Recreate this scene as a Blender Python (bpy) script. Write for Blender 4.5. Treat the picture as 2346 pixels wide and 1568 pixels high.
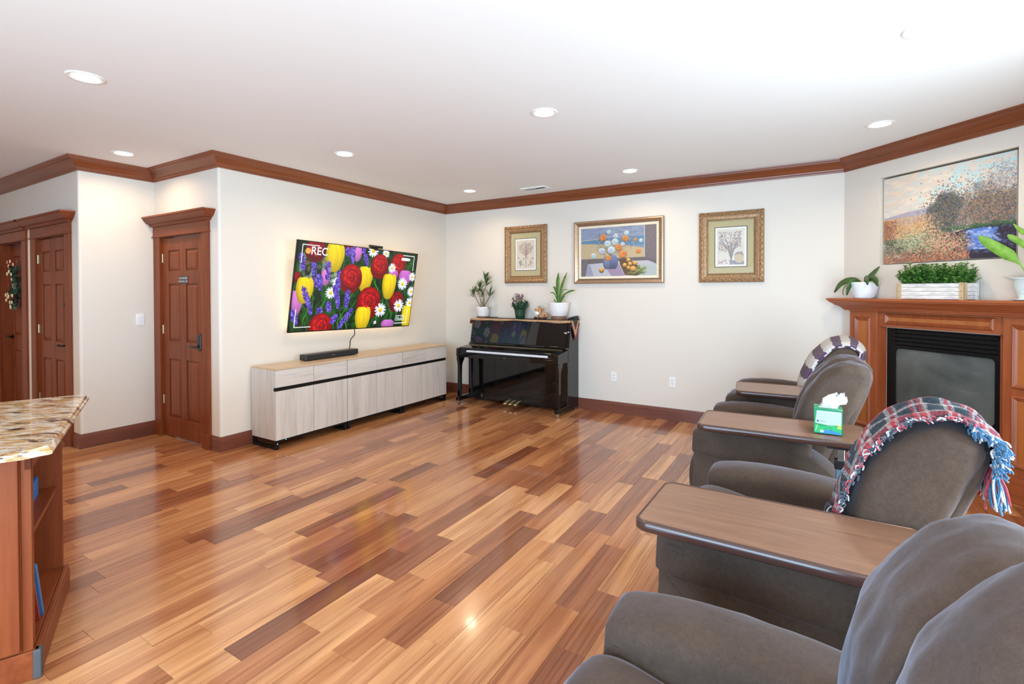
import bpy, bmesh, math, random
import numpy as np
from mathutils import Vector, Matrix
R = math.radians
PI = math.pi
random.seed(7)
for o in list(bpy.data.objects): bpy.data.objects.remove(o)
SC = bpy.context.scene
COL = SC.collection

# ---------------------------------------------------------------- camera, world, exposure
cam = bpy.data.cameras.new('camera'); cam_o = bpy.data.objects.new('camera', cam); COL.objects.link(cam_o)
YAW, PITCH, ROLL = -0.5477, 0.0117, -0.0022
_fw = Vector((math.sin(YAW), math.cos(YAW), 0)); _rt = Vector((math.cos(YAW), -math.sin(YAW), 0)); _up = Vector((0, 0, 1))
CF = _fw*math.cos(PITCH) - _up*math.sin(PITCH); _u0 = _up*math.cos(PITCH) + _fw*math.sin(PITCH)
CR = _rt*math.cos(ROLL) + _u0*math.sin(ROLL); CU = _u0*math.cos(ROLL) - _rt*math.sin(ROLL)
CP = Vector((4.6816, -5.8001, 1.4749))
cam_o.matrix_world = Matrix((( CR.x, CU.x, -CF.x, CP.x), (CR.y, CU.y, -CF.y, CP.y), (CR.z, CU.z, -CF.z, CP.z), (0, 0, 0, 1)))
cam.sensor_width = 36; cam.lens = 1142.03/2346*36; cam.shift_y = -(784-681.8)/2346
cam.clip_start = 0.05; cam.clip_end = 200
SC.camera = cam_o
vs = SC.view_settings; vs.view_transform = 'Standard'; vs.look = 'None'; vs.gamma = 1; vs.use_curve_mapping = False
SC.display_settings.display_device = 'sRGB'
vs.exposure = 0.05
SC.cycles.max_bounces = 10; SC.cycles.diffuse_bounces = 6; SC.cycles.glossy_bounces = 4
SC.cycles.transparent_max_bounces = 8; SC.cycles.caustics_reflective = False; SC.cycles.caustics_refractive = False
SC.cycles.use_denoising = True; SC.cycles.sample_clamp_indirect = 5; SC.cycles.sample_clamp_direct = 12
w = bpy.data.worlds.new('world'); SC.world = w; w.use_nodes = True
bg = w.node_tree.nodes['Background']; bg.inputs[0].default_value = (0.62, 0.80, 1.0, 1); bg.inputs[1].default_value = 2.0

def area(name, loc, rot, sx, sy, power, col, spread=180):
    l = bpy.data.lights.new(name, 'AREA'); l.shape = 'RECTANGLE'; l.size = sx; l.size_y = sy
    l.energy = power; l.color = col; l.spread = R(spread)
    o = bpy.data.objects.new(name, l); o.location = loc; o.rotation_euler = rot; COL.objects.link(o); return o
DAY = (0.48, 0.74, 1.0)
# daylight through the openings of the right wall and the rear wall (just outside the glass)
WIN_R = [(-4.6, -2.3, 0.1, 2.15), (-8.3, -5.6, 0.1, 2.15)]           # y0,y1,z0,z1 on wall_right
WIN_B = [(-3.9, -2.2, 0.9, 2.1), (2.0, 5.4, 0.1, 2.15)]   # x0,x1,z0,z1 on wall_rear
XR, YB, XL = 6.15, -8.8, -5.2
for i, (a, b, c, d) in enumerate(WIN_R):
    area('daylight_right', (XR+0.16, (a+b)/2, (c+d)/2), (0, R(97), 0), d-c, b-a, 132*(b-a)*(d-c)/5, (0.74, 0.90, 1.0))
for i, (a, b, c, d) in enumerate(WIN_B[1:]):
    area('daylight_rear', ((a+b)/2, YB-0.16, (c+d)/2), (R(76), 0, 0), b-a, d-c, 215*(b-a)*(d-c)/3.7, DAY)

# ---------------------------------------------------------------- helpers
class MB:
    def __init__(s): s.v = []; s.f = []; s.uv = {}; s.M = None; s.smooth_faces = False
    def add(s, vs, fs):
        n = len(s.v)
        if s.M is not None: vs = [tuple(s.M @ Vector(p)) for p in vs]
        s.v += [tuple(p) for p in vs]; s.f += [tuple(i+n for i in q) for q in fs]; return s
    def box(s, a, b):
        x0, y0, z0 = a; x1, y1, z1 = b
        if x0 > x1: x0, x1 = x1, x0
        if y0 > y1: y0, y1 = y1, y0
        if z0 > z1: z0, z1 = z1, z0
        return s.add([(x0,y0,z0),(x1,y0,z0),(x1,y1,z0),(x0,y1,z0),(x0,y0,z1),(x1,y0,z1),(x1,y1,z1),(x0,y1,z1)],
              [(0,3,2,1),(4,5,6,7),(0,1,5,4),(1,2,6,5),(2,3,7,6),(3,0,4,7)])
    def loft(s, rings, cap=True, closed=True):
        n = len(rings[0]); vs = [p for r in rings for p in r]; fs = []
        for i in range(len(rings)-1):
            for j in range(n if closed else n-1):
                k = (j+1) % n
                fs.append((i*n+j, i*n+k, (i+1)*n+k, (i+1)*n+j))
        if cap and closed:
            fs.append(tuple(range(n-1, -1, -1))); fs.append(tuple((len(rings)-1)*n+j for j in range(n)))
        return s.add(vs, fs)
    def prism(s, poly, z0, z1):        # poly in xy
        return s.loft([[(x, y, z0) for x, y in poly], [(x, y, z1) for x, y in poly]])
    def prism_y(s, poly, y0, y1):      # poly in xz extruded on y
        return s.loft([[(x, y0, z) for x, z in poly], [(x, y1, z) for x, z in poly]])
    def prism_x(s, poly, x0, x1):
        return s.loft([[(x0, y, z) for y, z in poly], [(x1, y, z) for y, z in poly]])
    def tube(s, pts, r, n=8, cap=True):
        pts = [Vector(p) for p in pts]; rings = []
        for i, p in enumerate(pts):
            t = (pts[min(i+1, len(pts)-1)] - pts[max(i-1, 0)]).normalized()
            u = t.cross(Vector((0, 0, 1)))
            if u.length < 1e-3: u = t.cross(Vector((0, 1, 0)))
            u.normalize(); w_ = t.cross(u)
            rr = r[i] if isinstance(r, (list, tuple)) else r
            rings.append([tuple(p + (u*math.cos(2*PI*k/n) + w_*math.sin(2*PI*k/n))*rr) for k in range(n)])
        return s.loft(rings, cap)
    def lathe(s, prof, c=(0, 0, 0), n=24, cap=True):   # prof: (r,z)
        return s.loft([[(c[0]+r*math.cos(2*PI*k/n), c[1]+r*math.sin(2*PI*k/n), c[2]+z) for k in range(n)] for r, z in prof], cap)
    def cyl_y(s, c, r, d, n=16):
        return s.loft([[(c[0]+r*math.cos(2*PI*k/n), c[1]+t, c[2]+r*math.sin(2*PI*k/n)) for k in range(n)] for t in (0, d)])
    def ball(s, c, r, n=8, m=6):
        rx, ry, rz = (r, r, r) if not isinstance(r, (list, tuple)) else r
        rings = []
        for i in range(m+1):
            a = PI*(i+0.02)/(m+0.04) - PI/2
            rings.append([(c[0]+rx*math.cos(a)*math.cos(2*PI*k/n), c[1]+ry*math.cos(a)*math.sin(2*PI*k/n), c[2]+rz*math.sin(a)) for k in range(n)])
        return s.loft(rings)
    def leaf(s, base, direction, length, width, bend=0.3, up=(0, 0, 1), n=5, fold=0.15, twist=0):
        d = Vector(direction).normalized(); u = Vector(up); side = d.cross(u)
        if side.length < 1e-3: side = d.cross(Vector((0, 1, 0)))
        side.normalize(); nrm = side.cross(d).normalized()
        if twist: 
            q = Matrix.Rotation(twist, 3, d); side = q @ side; nrm = q @ nrm
        vs = []; p = Vector(base)
        for i in range(n+1):
            t = i/n
            wd = width*0.5*math.sin(PI*min(1, max(0.03, t**0.8*0.97+0.02)))
            dd = (d*math.cos(bend*t*1.5) - Vector((0, 0, 1))*math.sin(bend*t*1.5))
            vs += [tuple(p - side*wd + nrm*wd*fold), tuple(p), tuple(p + side*wd + nrm*wd*fold)]
            p = p + dd*length/n
        fs = []
        for i in range(n):
            a = i*3; fs += [(a, a+1, a+4, a+3), (a+1, a+2, a+5, a+4)]
        return s.add(vs, fs)
    def build(s, name, mat=None, parent=None, smooth=False, bevel=0, sub=0, solid=0, uv=None, seg=2, label=None, kind=None):
        me = bpy.data.meshes.new(name); me.from_pydata(s.v, [], s.f)
        bm = bmesh.new(); bm.from_mesh(me); bmesh.ops.recalc_face_normals(bm, faces=bm.faces)
        if uv:
            L = bm.loops.layers.uv.new('UVMap')
            for f in bm.faces:
                for lp in f.loops: lp[L].uv = uv(lp.vert.co)
        bm.to_mesh(me); bm.free()
        if mat: me.materials.append(mat)
        if smooth: me.polygons.foreach_set('use_smooth', [True]*len(me.polygons))
        o = bpy.data.objects.new(name, me); COL.objects.link(o)
        if parent: o.parent = parent
        if solid:
            m = o.modifiers.new('s', 'SOLIDIFY'); m.thickness = solid; m.offset = 0
        if bevel:
            m = o.modifiers.new('b', 'BEVEL'); m.width = bevel; m.segments = seg; m.limit_method = 'ANGLE'; m.angle_limit = R(35)
            if seg > 1: me.polygons.foreach_set('use_smooth', [True]*len(me.polygons)); m.harden_normals = True
        if sub:
            m = o.modifiers.new('sub', 'SUBSURF'); m.levels = sub; m.render_levels = sub
        if label: o['label'] = label
        if kind: o['kind'] = kind
        return o

def thing(name, loc, rz=0, label=None, cat=None, group=None, kind=None):
    o = bpy.data.objects.new(name, None); COL.objects.link(o); o.location = loc; o.rotation_euler = (0, 0, rz)
    o.empty_display_size = 0.05
    return tag(o, label, cat, group, kind)
def tag(o, label=None, cat=None, group=None, kind=None):
    if label: o['label'] = label
    if cat: o['category'] = cat
    if group: o['group'] = group
    if kind: o['kind'] = kind
    return o
def dup(r0, loc, rz=None, label=None, group=None):
    r = r0.copy(); COL.objects.link(r); r.location = loc
    if rz is not None: r.rotation_euler = (0, 0, rz)
    if label: r['label'] = label
    if group: r['group'] = group
    for ch in list(r0.children):
        c = ch.copy(); COL.objects.link(c); c.parent = r
        for g in ch.children:
            d = g.copy(); COL.objects.link(d); d.parent = c
    return r
def box(name, a, b, mat, parent=None, bevel=0.002, **k): return MB().box(a, b).build(name, mat, parent, bevel=bevel, **k)

def catmull(pts, n, closed=True):
    P = [Vector(p) for p in pts]; N = len(P); out = []
    segs = N if closed else N-1
    for i in range(segs):
        g = lambda k: P[k % N] if closed else P[max(0, min(N-1, k))]
        a, b, c, d = g(i-1), g(i), g(i+1), g(i+2)
        for j in range(n):
            t = j/n
            out.append(0.5*((2*b) + (c-a)*t + (2*a-5*b+4*c-d)*t*t + (3*b-a-3*c+d)*t**3))
    if not closed: out.append(P[-1])
    return out

def sweep(mb, path, prof, closed=False, z=0.0):
    """sweep a profile (out, z) along an xy path; 'out' points to the right of travel; mitred corners"""
    P = [Vector((p[0], p[1])) for p in path]; N = len(P); rings = []
    for i in range(N):
        pa = P[i-1] if (closed or i > 0) else None; pb = P[(i+1) % N] if (closed or i < N-1) else None
        n1 = n2 = None
        if pa is not None: d = (P[i]-pa).normalized(); n1 = Vector((d.y, -d.x))
        if pb is not None: d = (pb-P[i]).normalized(); n2 = Vector((d.y, -d.x))
        if n1 is None: m = n2
        elif n2 is None: m = n1
        else:
            m = (n1+n2); m = m / max(0.2, m.dot(n1))
        rings.append([(P[i].x+m.x*o_, P[i].y+m.y*o_, z+z_) for o_, z_ in prof])
    if closed: rings.append(rings[0])
    return mb.loft(rings, cap=not closed)

# ---------------------------------------------------------------- materials
class NT:
    def __init__(s, name):
        s.m = bpy.data.materials.new(name); s.m.use_nodes = True; s.t = s.m.node_tree
        s.b = s.t.nodes['Principled BSDF']; s.l = s.t.links
    def n(s, typ, **kw):
        nd = s.t.nodes.new('ShaderNode'+typ)
        for k, v in kw.items():
            if k.startswith('_'): setattr(nd, k[1:], v)
            else: nd.inputs[k.replace('_', ' ')].default_value = v
        return nd
    def k(s, a, b): s.l.new(a, b)
    def ramp(s, fac, stops, interp='LINEAR'):
        r = s.t.nodes.new('ShaderNodeValToRGB'); e = r.color_ramp.elements; r.color_ramp.interpolation = interp
        while len(e) < len(stops): e.new(0.5)
        for i, (p, c) in enumerate(stops): e[i].position = p; e[i].color = (c[0], c[1], c[2], 1)
        s.k(fac, r.inputs[0]); return r.outputs[0]
    def coord(s, kind='Object', scale=(1, 1, 1), rot=(0, 0, 0)):
        c = s.t.nodes.new('ShaderNodeTexCoord'); m = s.t.nodes.new('ShaderNodeMapping')
        m.inputs['Scale'].default_value = scale; m.inputs['Rotation'].default_value = rot
        s.k(c.outputs[kind], m.inputs[0]); return m.outputs[0]
    def noise(s, vec, scale=5, detail=4, rough=0.5, dist=0):
        n = s.t.nodes.new('ShaderNodeTexNoise'); n.inputs['Scale'].default_value = scale; n.inputs['Detail'].default_value = detail
        n.inputs['Roughness'].default_value = rough; n.inputs['Distortion'].default_value = dist
        if vec is not None: s.k(vec, n.inputs['Vector'])
        return n.outputs['Fac']
    def mix(s, fac, a, b, mode='MIX'):
        n = s.t.nodes.new('ShaderNodeMix'); n.data_type = 'RGBA'; n.blend_type = mode
        for i, v in ((0, fac), (6, a), (7, b)):
            if isinstance(v, (int, float)): n.inputs[i].default_value = v
            elif isinstance(v, (tuple, list)): n.inputs[i].default_value = (v[0], v[1], v[2], 1)
            else: s.k(v, n.inputs[i])
        return n.outputs[2]
    def math(s, op, a, b=0.0):
        n = s.t.nodes.new('ShaderNodeMath'); n.operation = op
        for i, v in ((0, a), (1, b)):
            if isinstance(v, (int, float)): n.inputs[i].default_value = v
            else: s.k(v, n.inputs[i])
        return n.outputs[0]
    def bump(s, h, strength=0.2, dist=0.01):
        b = s.t.nodes.new('ShaderNodeBump'); b.inputs['Strength'].default_value = strength; b.inputs['Distance'].default_value = dist
        s.k(h, b.inputs['Height']); s.k(b.outputs[0], s.b.inputs['Normal'])
    def set(s, **kw):
        for k, v in kw.items():
            i = s.b.inputs[k.replace('_', ' ')]
            if isinstance(v, (int, float)): i.default_value = v
            elif isinstance(v, (tuple, list)): i.default_value = (v[0], v[1], v[2], 1)
            else: s.k(v, i)
        return s

def plain(name, col, rough=0.5, metal=0, bumpy=0, scale=60, var=0.06, **kw):
    t = NT(name); v = t.noise(t.coord(), scale, 3)
    c = t.ramp(v, [(0.3, [x*(1-var) for x in col]), (0.7, [min(1, x*(1+var)) for x in col])])
    t.set(Base_Color=c, Roughness=rough, Metallic=metal, **kw)
    if bumpy: t.bump(v, bumpy, 0.004)
    return t.m
def emis(name, col, st, base=(0, 0, 0)):
    t = NT(name); t.set(Base_Color=base, Emission_Color=col, Emission_Strength=st); return t.m
def wood(name, dark, mid, light, axis='z', scale=1.0, rough=0.35, coat=0.3, fine=0.5, spec=0.4):
    t = NT(name)
    sc = {'z': (14, 14, 0.9), 'x': (0.9, 14, 14), 'y': (14, 0.9, 14)}[axis]
    v = t.coord('Object', tuple(a*scale for a in sc))
    oi = t.t.nodes.new('ShaderNodeObjectInfo')
    add = t.n('VectorMath', _operation='ADD'); t.k(v, add.inputs[0]); 
    sclr = t.n('VectorMath', _operation='SCALE'); sclr.inputs['Scale'].default_value = 37.0
    cmb = t.n('CombineXYZ'); [t.k(oi.outputs['Random'], cmb.inputs[i]) for i in range(3)]
    t.k(cmb.outputs[0], sclr.inputs[0]); t.k(sclr.outputs[0], add.inputs[1]); v = add.outputs[0]
    a = t.noise(v, 1.3, 5, 0.6, 0.6); b = t.noise(v, 6, 4, 0.6)
    f = t.math('ADD', t.math('MULTIPLY', a, 1-0.4*fine), t.math('MULTIPLY', b, 0.4*fine))
    c = t.ramp(f, [(0.28, dark), (0.5, mid), (0.74, light)])
    t.set(Base_Color=c, Roughness=rough, Coat_Weight=coat, Coat_Roughness=0.15, Specular_IOR_Level=spec)
    t.bump(b, 0.06, 0.002)
    return t.m

M = {}
M['wall'] = plain('wall_paint', (0.72, 0.665, 0.59), 0.6, bumpy=0.03, scale=180, var=0.012)
M['ceil'] = plain('ceiling_paint', (0.86, 0.87, 0.86), 0.7, bumpy=0.03, scale=180, var=0.01)
ch = dict(dark=(0.130, 0.026, 0.007), mid=(0.195, 0.044, 0.012), light=(0.26, 0.066, 0.020), coat=0.06, spec=0.22, rough=.42)
M['cherry_z'] = wood('cherry_vertical_grain', **ch, axis='z')
M['cherry_x'] = wood('cherry_horizontal_grain', **ch, axis='x')
M['cherry_y'] = wood('cherry_depth_grain', **ch, axis='y')
fpw = dict(dark=(0.25, 0.060, 0.020), mid=(0.35, 0.090, 0.030), light=(0.44, 0.13, 0.045), coat=.15)
M['fire_z'] = wood('mantel_wood_vertical', **fpw, axis='z', rough=0.38)
M['fire_x'] = wood('mantel_wood_horizontal', **fpw, axis='x', rough=0.38)
M['fire_panel'] = wood('mantel_panel_wood', (0.34, 0.10, 0.022), (0.45, 0.14, 0.034), (0.52, 0.18, 0.05), axis='z', rough=0.38)
M['crown'] = wood('crown_wood', (0.14, 0.034, 0.011), (0.21, 0.055, 0.018), (0.28, 0.08, 0.028), axis='x', rough=0.4, coat=0.2)
M['base'] = wood('baseboard_wood', (0.10, 0.026, 0.014), (0.155, 0.045, 0.024), (0.20, 0.065, 0.035), axis='x', rough=0.4, coat=0.2)
lw = dict(dark=(0.45, 0.40, 0.36), mid=(0.60, 0.56, 0.52), light=(0.70, 0.66, 0.62))
M['ash_z'] = wood('pale_wood_vertical', **lw, axis='z', scale=0.8, rough=0.5, coat=0.0, fine=0.9)
M['ash_x'] = wood('pale_wood_horizontal', **lw, axis='x', scale=0.8, rough=0.5, coat=0.0, fine=0.9)
M['ash_top'] = wood('pale_wood_top', (0.46, 0.33, 0.21), (0.58, 0.43, 0.28), (0.66, 0.51, 0.35), axis='x', scale=0.8, rough=0.45, coat=0.1, fine=0.9)
M['tray'] = wood('walnut_laminate', (0.13, 0.066, 0.042), (0.20, 0.105, 0.066), (0.27, 0.145, 0.092), axis='x', scale=2.2, rough=0.33, coat=0.1, fine=1.0)
M['tray_edge'] = plain('tray_edge_plastic', (0.060, 0.028, 0.022), 0.22)
M['black'] = plain('black_plastic', (0.012, 0.012, 0.013), 0.35)
M['blackmetal'] = plain('black_metal', (0.014, 0.014, 0.015), 0.4, 0.6)
M['gloss'] = plain('piano_lacquer', (0.003, 0.003, 0.003), 0.02, Specular_IOR_Level=0.55, var=0)
M['white'] = plain('white_plastic', (0.82, 0.82, 0.81), 0.35)
M['ivory'] = plain('key_white', (0.75, 0.76, 0.80), 0.25)
M['brass'] = plain('brass', (0.85, 0.68, 0.36), 0.25, 0.75)
M['nickel'] = plain('nickel', (0.62, 0.60, 0.55), 0.25, 1.0); M['hinge'] = plain('hinge_brass', (0.42, 0.36, 0.24), 0.35, 1.0)
M['bronze'] = plain('dark_bronze', (0.03, 0.022, 0.018), 0.3, 0.8)
M['dark'] = plain('dark_void', (0.01, 0.008, 0.007), 0.9)
M['ceramic'] = plain('white_ceramic', (0.80, 0.83, 0.85), 0.12, var=0.02, Coat_Weight=0.5)
M['potwhite'] = plain('white_pot', (0.80, 0.80, 0.80), 0.35)
M['soil'] = plain('soil', (0.04, 0.025, 0.016), 0.9, bumpy=0.6, scale=120, var=0.5)
M['saucer'] = plain('brown_saucer', (0.16, 0.085, 0.055), 0.5)
def leafmat(name, a, b, tr=0.15):
    t = NT(name); v = t.noise(t.coord(), 25, 3); oi = t.math('MULTIPLY', v, 1.0)
    t.set(Base_Color=t.ramp(oi, [(0.3, a), (0.7, b)]), Roughness=0.38, Transmission_Weight=0.0, Subsurface_Weight=tr, Subsurface_Scale=0.01)
    return t.m
M['leaf'] = leafmat('leaf_green', (0.045, 0.13, 0.012), (0.11, 0.25, 0.03))
M['leaf_dark'] = leafmat('leaf_dark_green', (0.03, 0.075, 0.018), (0.075, 0.16, 0.04))
M['leaf_bright'] = leafmat('leaf_bright_green', (0.12, 0.32, 0.03), (0.25, 0.50, 0.08))
M['leaf_box'] = leafmat('leaf_boxwood', (0.04, 0.18, 0.03), (0.20, 0.45, 0.08))
M['stem'] = plain('stem', (0.22, 0.15, 0.09), 0.7)

def fabric():
    t = NT('microfibre_upholstery'); v = t.coord()
    a = t.noise(v, 4, 3, 0.6); b = t.noise(v, 480, 2); m = t.noise(v, 75, 3, .7)
    f = t.math('ADD', t.math('MULTIPLY', a, 0.40), t.math('MULTIPLY', m, 0.30)); f = t.math('ADD', f, t.math('MULTIPLY', b, 0.3))
    c = t.ramp(f, [(0.3, (0.046, 0.032, 0.025)), (0.5, (0.073, 0.051, 0.039)), (0.72, (0.110, 0.078, 0.060))])
    t.set(Base_Color=c, Roughness=0.85, Sheen_Weight=0.30, Sheen_Roughness=0.35, Sheen_Tint=(0.70, 0.78, 1.0), Specular_IOR_Level=0.15)  # blue sheen tint paints in the cool skylight caught by the fabric
    big = t.noise(v, 7, 2, 0.5, 0.8)
    b1 = t.n('Bump'); b1.inputs['Strength'].default_value = 0.35; b1.inputs['Distance'].default_value = 0.012; t.k(big, b1.inputs['Height'])
    b2 = t.n('Bump'); b2.inputs['Strength'].default_value = 0.25; b2.inputs['Distance'].default_value = 0.001; t.k(b, b2.inputs['Height'])
    t.k(b1.outputs[0], b2.inputs['Normal']); t.k(b2.outputs[0], t.b.inputs['Normal'])
    return t.m
M['fabric'] = fabric()

def floor_mat():
    t = NT('tigerwood_planks'); uv = t.n('UVMap'); at = t.n('Attribute'); at.attribute_name = 'pr'
    sep = t.n('SeparateColor'); t.k(at.outputs['Color'], sep.inputs[0])
    off = t.n('CombineXYZ'); t.k(t.math('MULTIPLY', sep.outputs[1], 31.7), off.inputs[0]); t.k(t.math('MULTIPLY', sep.outputs[2], 53.1), off.inputs[1])
    add = t.n('VectorMath', _operation='ADD'); t.k(uv.outputs[0], add.inputs[0]); t.k(off.outputs[0], add.inputs[1])
    def mp(sc):
        m = t.n('Mapping'); m.inputs['Scale'].default_value = sc; t.k(add.outputs[0], m.inputs[0]); return m.outputs[0]
    fig = t.noise(mp((6, 0.55, 1)), 1.3, 4, 0.55, 1.2)        # broad figure
    streak = t.noise(mp((34, 0.55, 1)), 1.5, 4, 0.6, 0.4)
    fine = t.noise(mp((260, 4, 1)), 1.0, 3, 0.7)
    base = t.ramp(sep.outputs[0], [(0.0, (0.150, 0.050, 0.024)), (0.2, (0.25, 0.085, 0.036)), (0.42, (0.39, 0.155, 0.062)), (0.68, (0.50, 0.235, 0.098)), (1.0, (0.60, 0.32, 0.145))])
    dark = t.mix(1.0, base, (0.74, 0.65, 0.60), 'MULTIPLY')
    light = t.mix(1.0, base, (1.12, 1.15, 1.18), 'MULTIPLY')
    f1 = t.ramp(fig, [(0.36, (0, 0, 0)), (0.5, (0.45, 0.45, 0.45)), (0.64, (1, 1, 1))])
    c = t.mix(f1, dark, light)
    s1 = t.ramp(streak, [(0.36, (0.58, 0.48, 0.42)), (0.46, (1, 1, 1)), (0.70, (1.12, 1.14, 1.16))])
    c = t.mix(0.75, c, s1, 'MULTIPLY')
    f2 = t.ramp(fine, [(0.35, (0.80, 0.77, 0.74)), (0.55, (1, 1, 1))])
    c = t.mix(0.55, c, f2, 'MULTIPLY')
    rg = t.noise(t.coord('Object', (1, 1, 1)), 3, 3)
    t.set(Base_Color=c, Roughness=t.math('ADD', 0.14, t.math('MULTIPLY', rg, 0.12)), Specular_IOR_Level=0.45, Coat_Weight=0.45, Coat_Roughness=0.075)
    bb = t.n('Bump'); bb.inputs['Strength'].default_value = 0.05; bb.inputs['Distance'].default_value = 0.001; t.k(fine, bb.inputs['Height'])
    t.k(bb.outputs[0], t.b.inputs['Normal'])
    return t.m
M['floor'] = floor_mat()
def granite():
    t = NT('granite')
    def rot_(sc):
        c = t.t.nodes.new('ShaderNodeTexCoord'); m0 = t.n('Mapping'); m0.inputs['Rotation'].default_value = (0, 0, R(-38)); t.k(c.outputs['Object'], m0.inputs[0])
        m1 = t.n('Mapping'); m1.inputs['Scale'].default_value = sc; t.k(m0.outputs[0], m1.inputs[0]); return m1.outputs[0]
    v = rot_((0.30, 1, 1)); v2 = rot_((0.45, 1, 1))
    a = t.noise(v, 9, 6, 0.65, 0.8); b = t.noise(v2, 26, 5, 0.7, 0.4); d = t.noise(v, 16, 5, 0.7, 0.8)
    c = t.ramp(a, [(0.36, (0.52, 0.43, 0.30)), (0.46, (0.52, 0.33, 0.14)), (0.56, (0.36, 0.19, 0.07)), (0.66, (0.58, 0.50, 0.38))])
    c = t.mix(t.ramp(b, [(0.46, (0, 0, 0)), (0.56, (1, 1, 1))]), c, (0.66, 0.62, 0.54))
    c = t.mix(t.ramp(d, [(0.55, (0, 0, 0)), (0.61, (1, 1, 1))]), c, (0.055, 0.030, 0.025))
    t.set(Base_Color=c, Roughness=0.12, Coat_Weight=0.4)
    return t.m
M['granite'] = granite()
def glass(name, rough=0.0, col=(1, 1, 1)):
    t = NT(name); t.set(Base_Color=col, Roughness=rough, Transmission_Weight=1.0, IOR=1.45); return t.m
M['glass'] = glass('window_glass')

# ---------------------------------------------------------------- the setting
HZ = 2.74
P0, P1, P2, P3, P4, P5 = (XL, -3.92), (-1.225, -3.92), (-1.225, -3.29), (0, -3.29), (0, 0), (4.912, 0)
FL = 1.751
P6 = (XR, -(XR-4.912)); P7 = (XR, YB); P8 = (XL, YB)
def st(o): o['kind'] = 'structure'; return o

# floor: subfloor plus every plank
fl = st(MB().box((XL-0.3, YB-0.3, -0.10), (XR+0.3, 0.3, -0.012)).build('floor', M['dark']))
PW = 0.1295; AX = 2.597
def inside(x, y):
    if y > 0 or y < YB or x < XL or x > XR: return False
    if x < -1.225 and y > -3.80: return False
    if x < 0 and y > -3.20: return False
    return (x-4.912)+(y) < 0.03 or x < 4.912
def plank_mb(x0, x1, y0, y1):
    g = 0.0003; c = 0.0007; zt = 0.0; zb = -0.012
    a = [(x0+g, y0+g), (x1-g, y0+g), (x1-g, y1-g), (x0+g, y1-g)]
    b = [(x0+g+c, y0+g+c), (x1-g-c, y0+g+c), (x1-g-c, y1-g-c), (x0+g+c, y1-g-c)]
    mb = MB(); mb.loft([[(x, y, zb) for x, y in a], [(x, y, zt-0.001) for x, y in a], [(x, y, zt) for x, y in b]], cap=False)
    mb.f.append((8, 9, 10, 11)); return mb
OVR = {0: [(-4.678, -3.729, .10)], 1: [(-3.958, -3.475, .16)], 4: [(-4.287, -3.964, .33), (-3.964, -3.10, .08)], 3: [(-3.55, -2.92, .22), (-2.92, -2.35, .85)],
       6: [(-2.67, -2.10, .80), (-3.18, -2.67, .20)], 2: [(-5.6, -4.2, .80)], 5: [(-4.9, -4.20, .85), (-4.2, -3.2, .62)], -2: [(-4.1, -3.35, .15)],
       -5: [(-3.9, -3.05, .12)], 7: [(-1.9, -1.25, .85)], 8: [(-3.7, -3.05, .25)], -9: [(-4.3, -3.55, .2)], 9: [(-2.5, -1.6, .75)]}
planks = []
for r in range(int((XL-AX)/PW)-1, int((XR-AX)/PW)+2):
    x0 = AX+r*PW; x1 = x0+PW
    segs = []; fixed = sorted(OVR.get(r, []))
    y = YB-random.random()*0.6
    while y < 0.02:
        nxt = None
        for s_, e_, t_ in fixed:
            if abs(s_-y) < 1e-4: nxt = (e_, t_)
        if nxt: segs.append((y, nxt[0], nxt[1])); y = nxt[0]; continue
        ln = random.choice((0.32, 0.45, 0.6, 0.75, 0.9, 1.15)) + random.random()*0.15
        e = y+ln
        for s_, e_, t_ in fixed:
            if y < s_-1e-4 and e > s_-0.2: e = s_; break
        tone = min(1, max(0, random.choice((random.gauss(0.74, 0.12), random.gauss(0.72, 0.12), random.gauss(0.66, 0.12), random.gauss(0.52, 0.10), random.gauss(0.30, 0.09)))))
        if y > -3.2 or x0 < 1.2: tone = max(0, tone-0.09)  # far planks toned darker: grazing reflection of the wood put into their colour
        segs.append((y, e, tone)); y = e
    for a, b, tn in segs:
        b = min(b, 0.0); a = max(a, YB)
        if x0 > 4.912: b = min(b, -(x0-4.912)+0.02)
        if x0 < -1.3: b = min(b, -3.79)
        elif x0 < -0.03: b = min(b, -3.20)
        if b-a > 0.03: planks.append((max(x0, XL), min(x1, XR), a, b, tn))
def score(p):
    c = Vector(((p[0]+p[1])/2, (p[2]+p[3])/2, 0)) - CP
    z = c.dot(CF)
    if z < 0.5: return 0
    px = 1173+1142*c.dot(CR)/z; py = 681.8-1142*c.dot(CU)/z
    if not (-150 < px < 2450 and py < 1750): return 0
    if c.x+CP.x > 4.15 and c.y+CP.y < -0.6: return 0.02*(p[3]-p[2])/z**3
    return (p[3]-p[2])/z**3
planks.sort(key=score, reverse=True)
rest = MB(); rest_pr = []
for i, (x0, x1, a, b, tn) in enumerate(planks):
    mb = plank_mb(x0, x1, a, b); pr = (tn, random.random(), random.random(), 1)
    if i < 298:
        o = mb.build('floor_plank', M['floor'], fl, uv=lambda c: (c.x, c.y))
        ca = o.data.color_attributes.new('pr', 'FLOAT_COLOR', 'POINT'); ca.data.foreach_set('color', list(pr)*len(o.data.vertices))
    else:
        rest.add(mb.v, mb.f); rest_pr += list(pr)*len(mb.v)
o = rest.build('distant_floor_planks', M['floor'], fl, uv=lambda c: (c.x, c.y)); o['kind'] = 'stuff'
ca = o.data.color_attributes.new('pr', 'FLOAT_COLOR', 'POINT'); ca.data.foreach_set('color', rest_pr)

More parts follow.
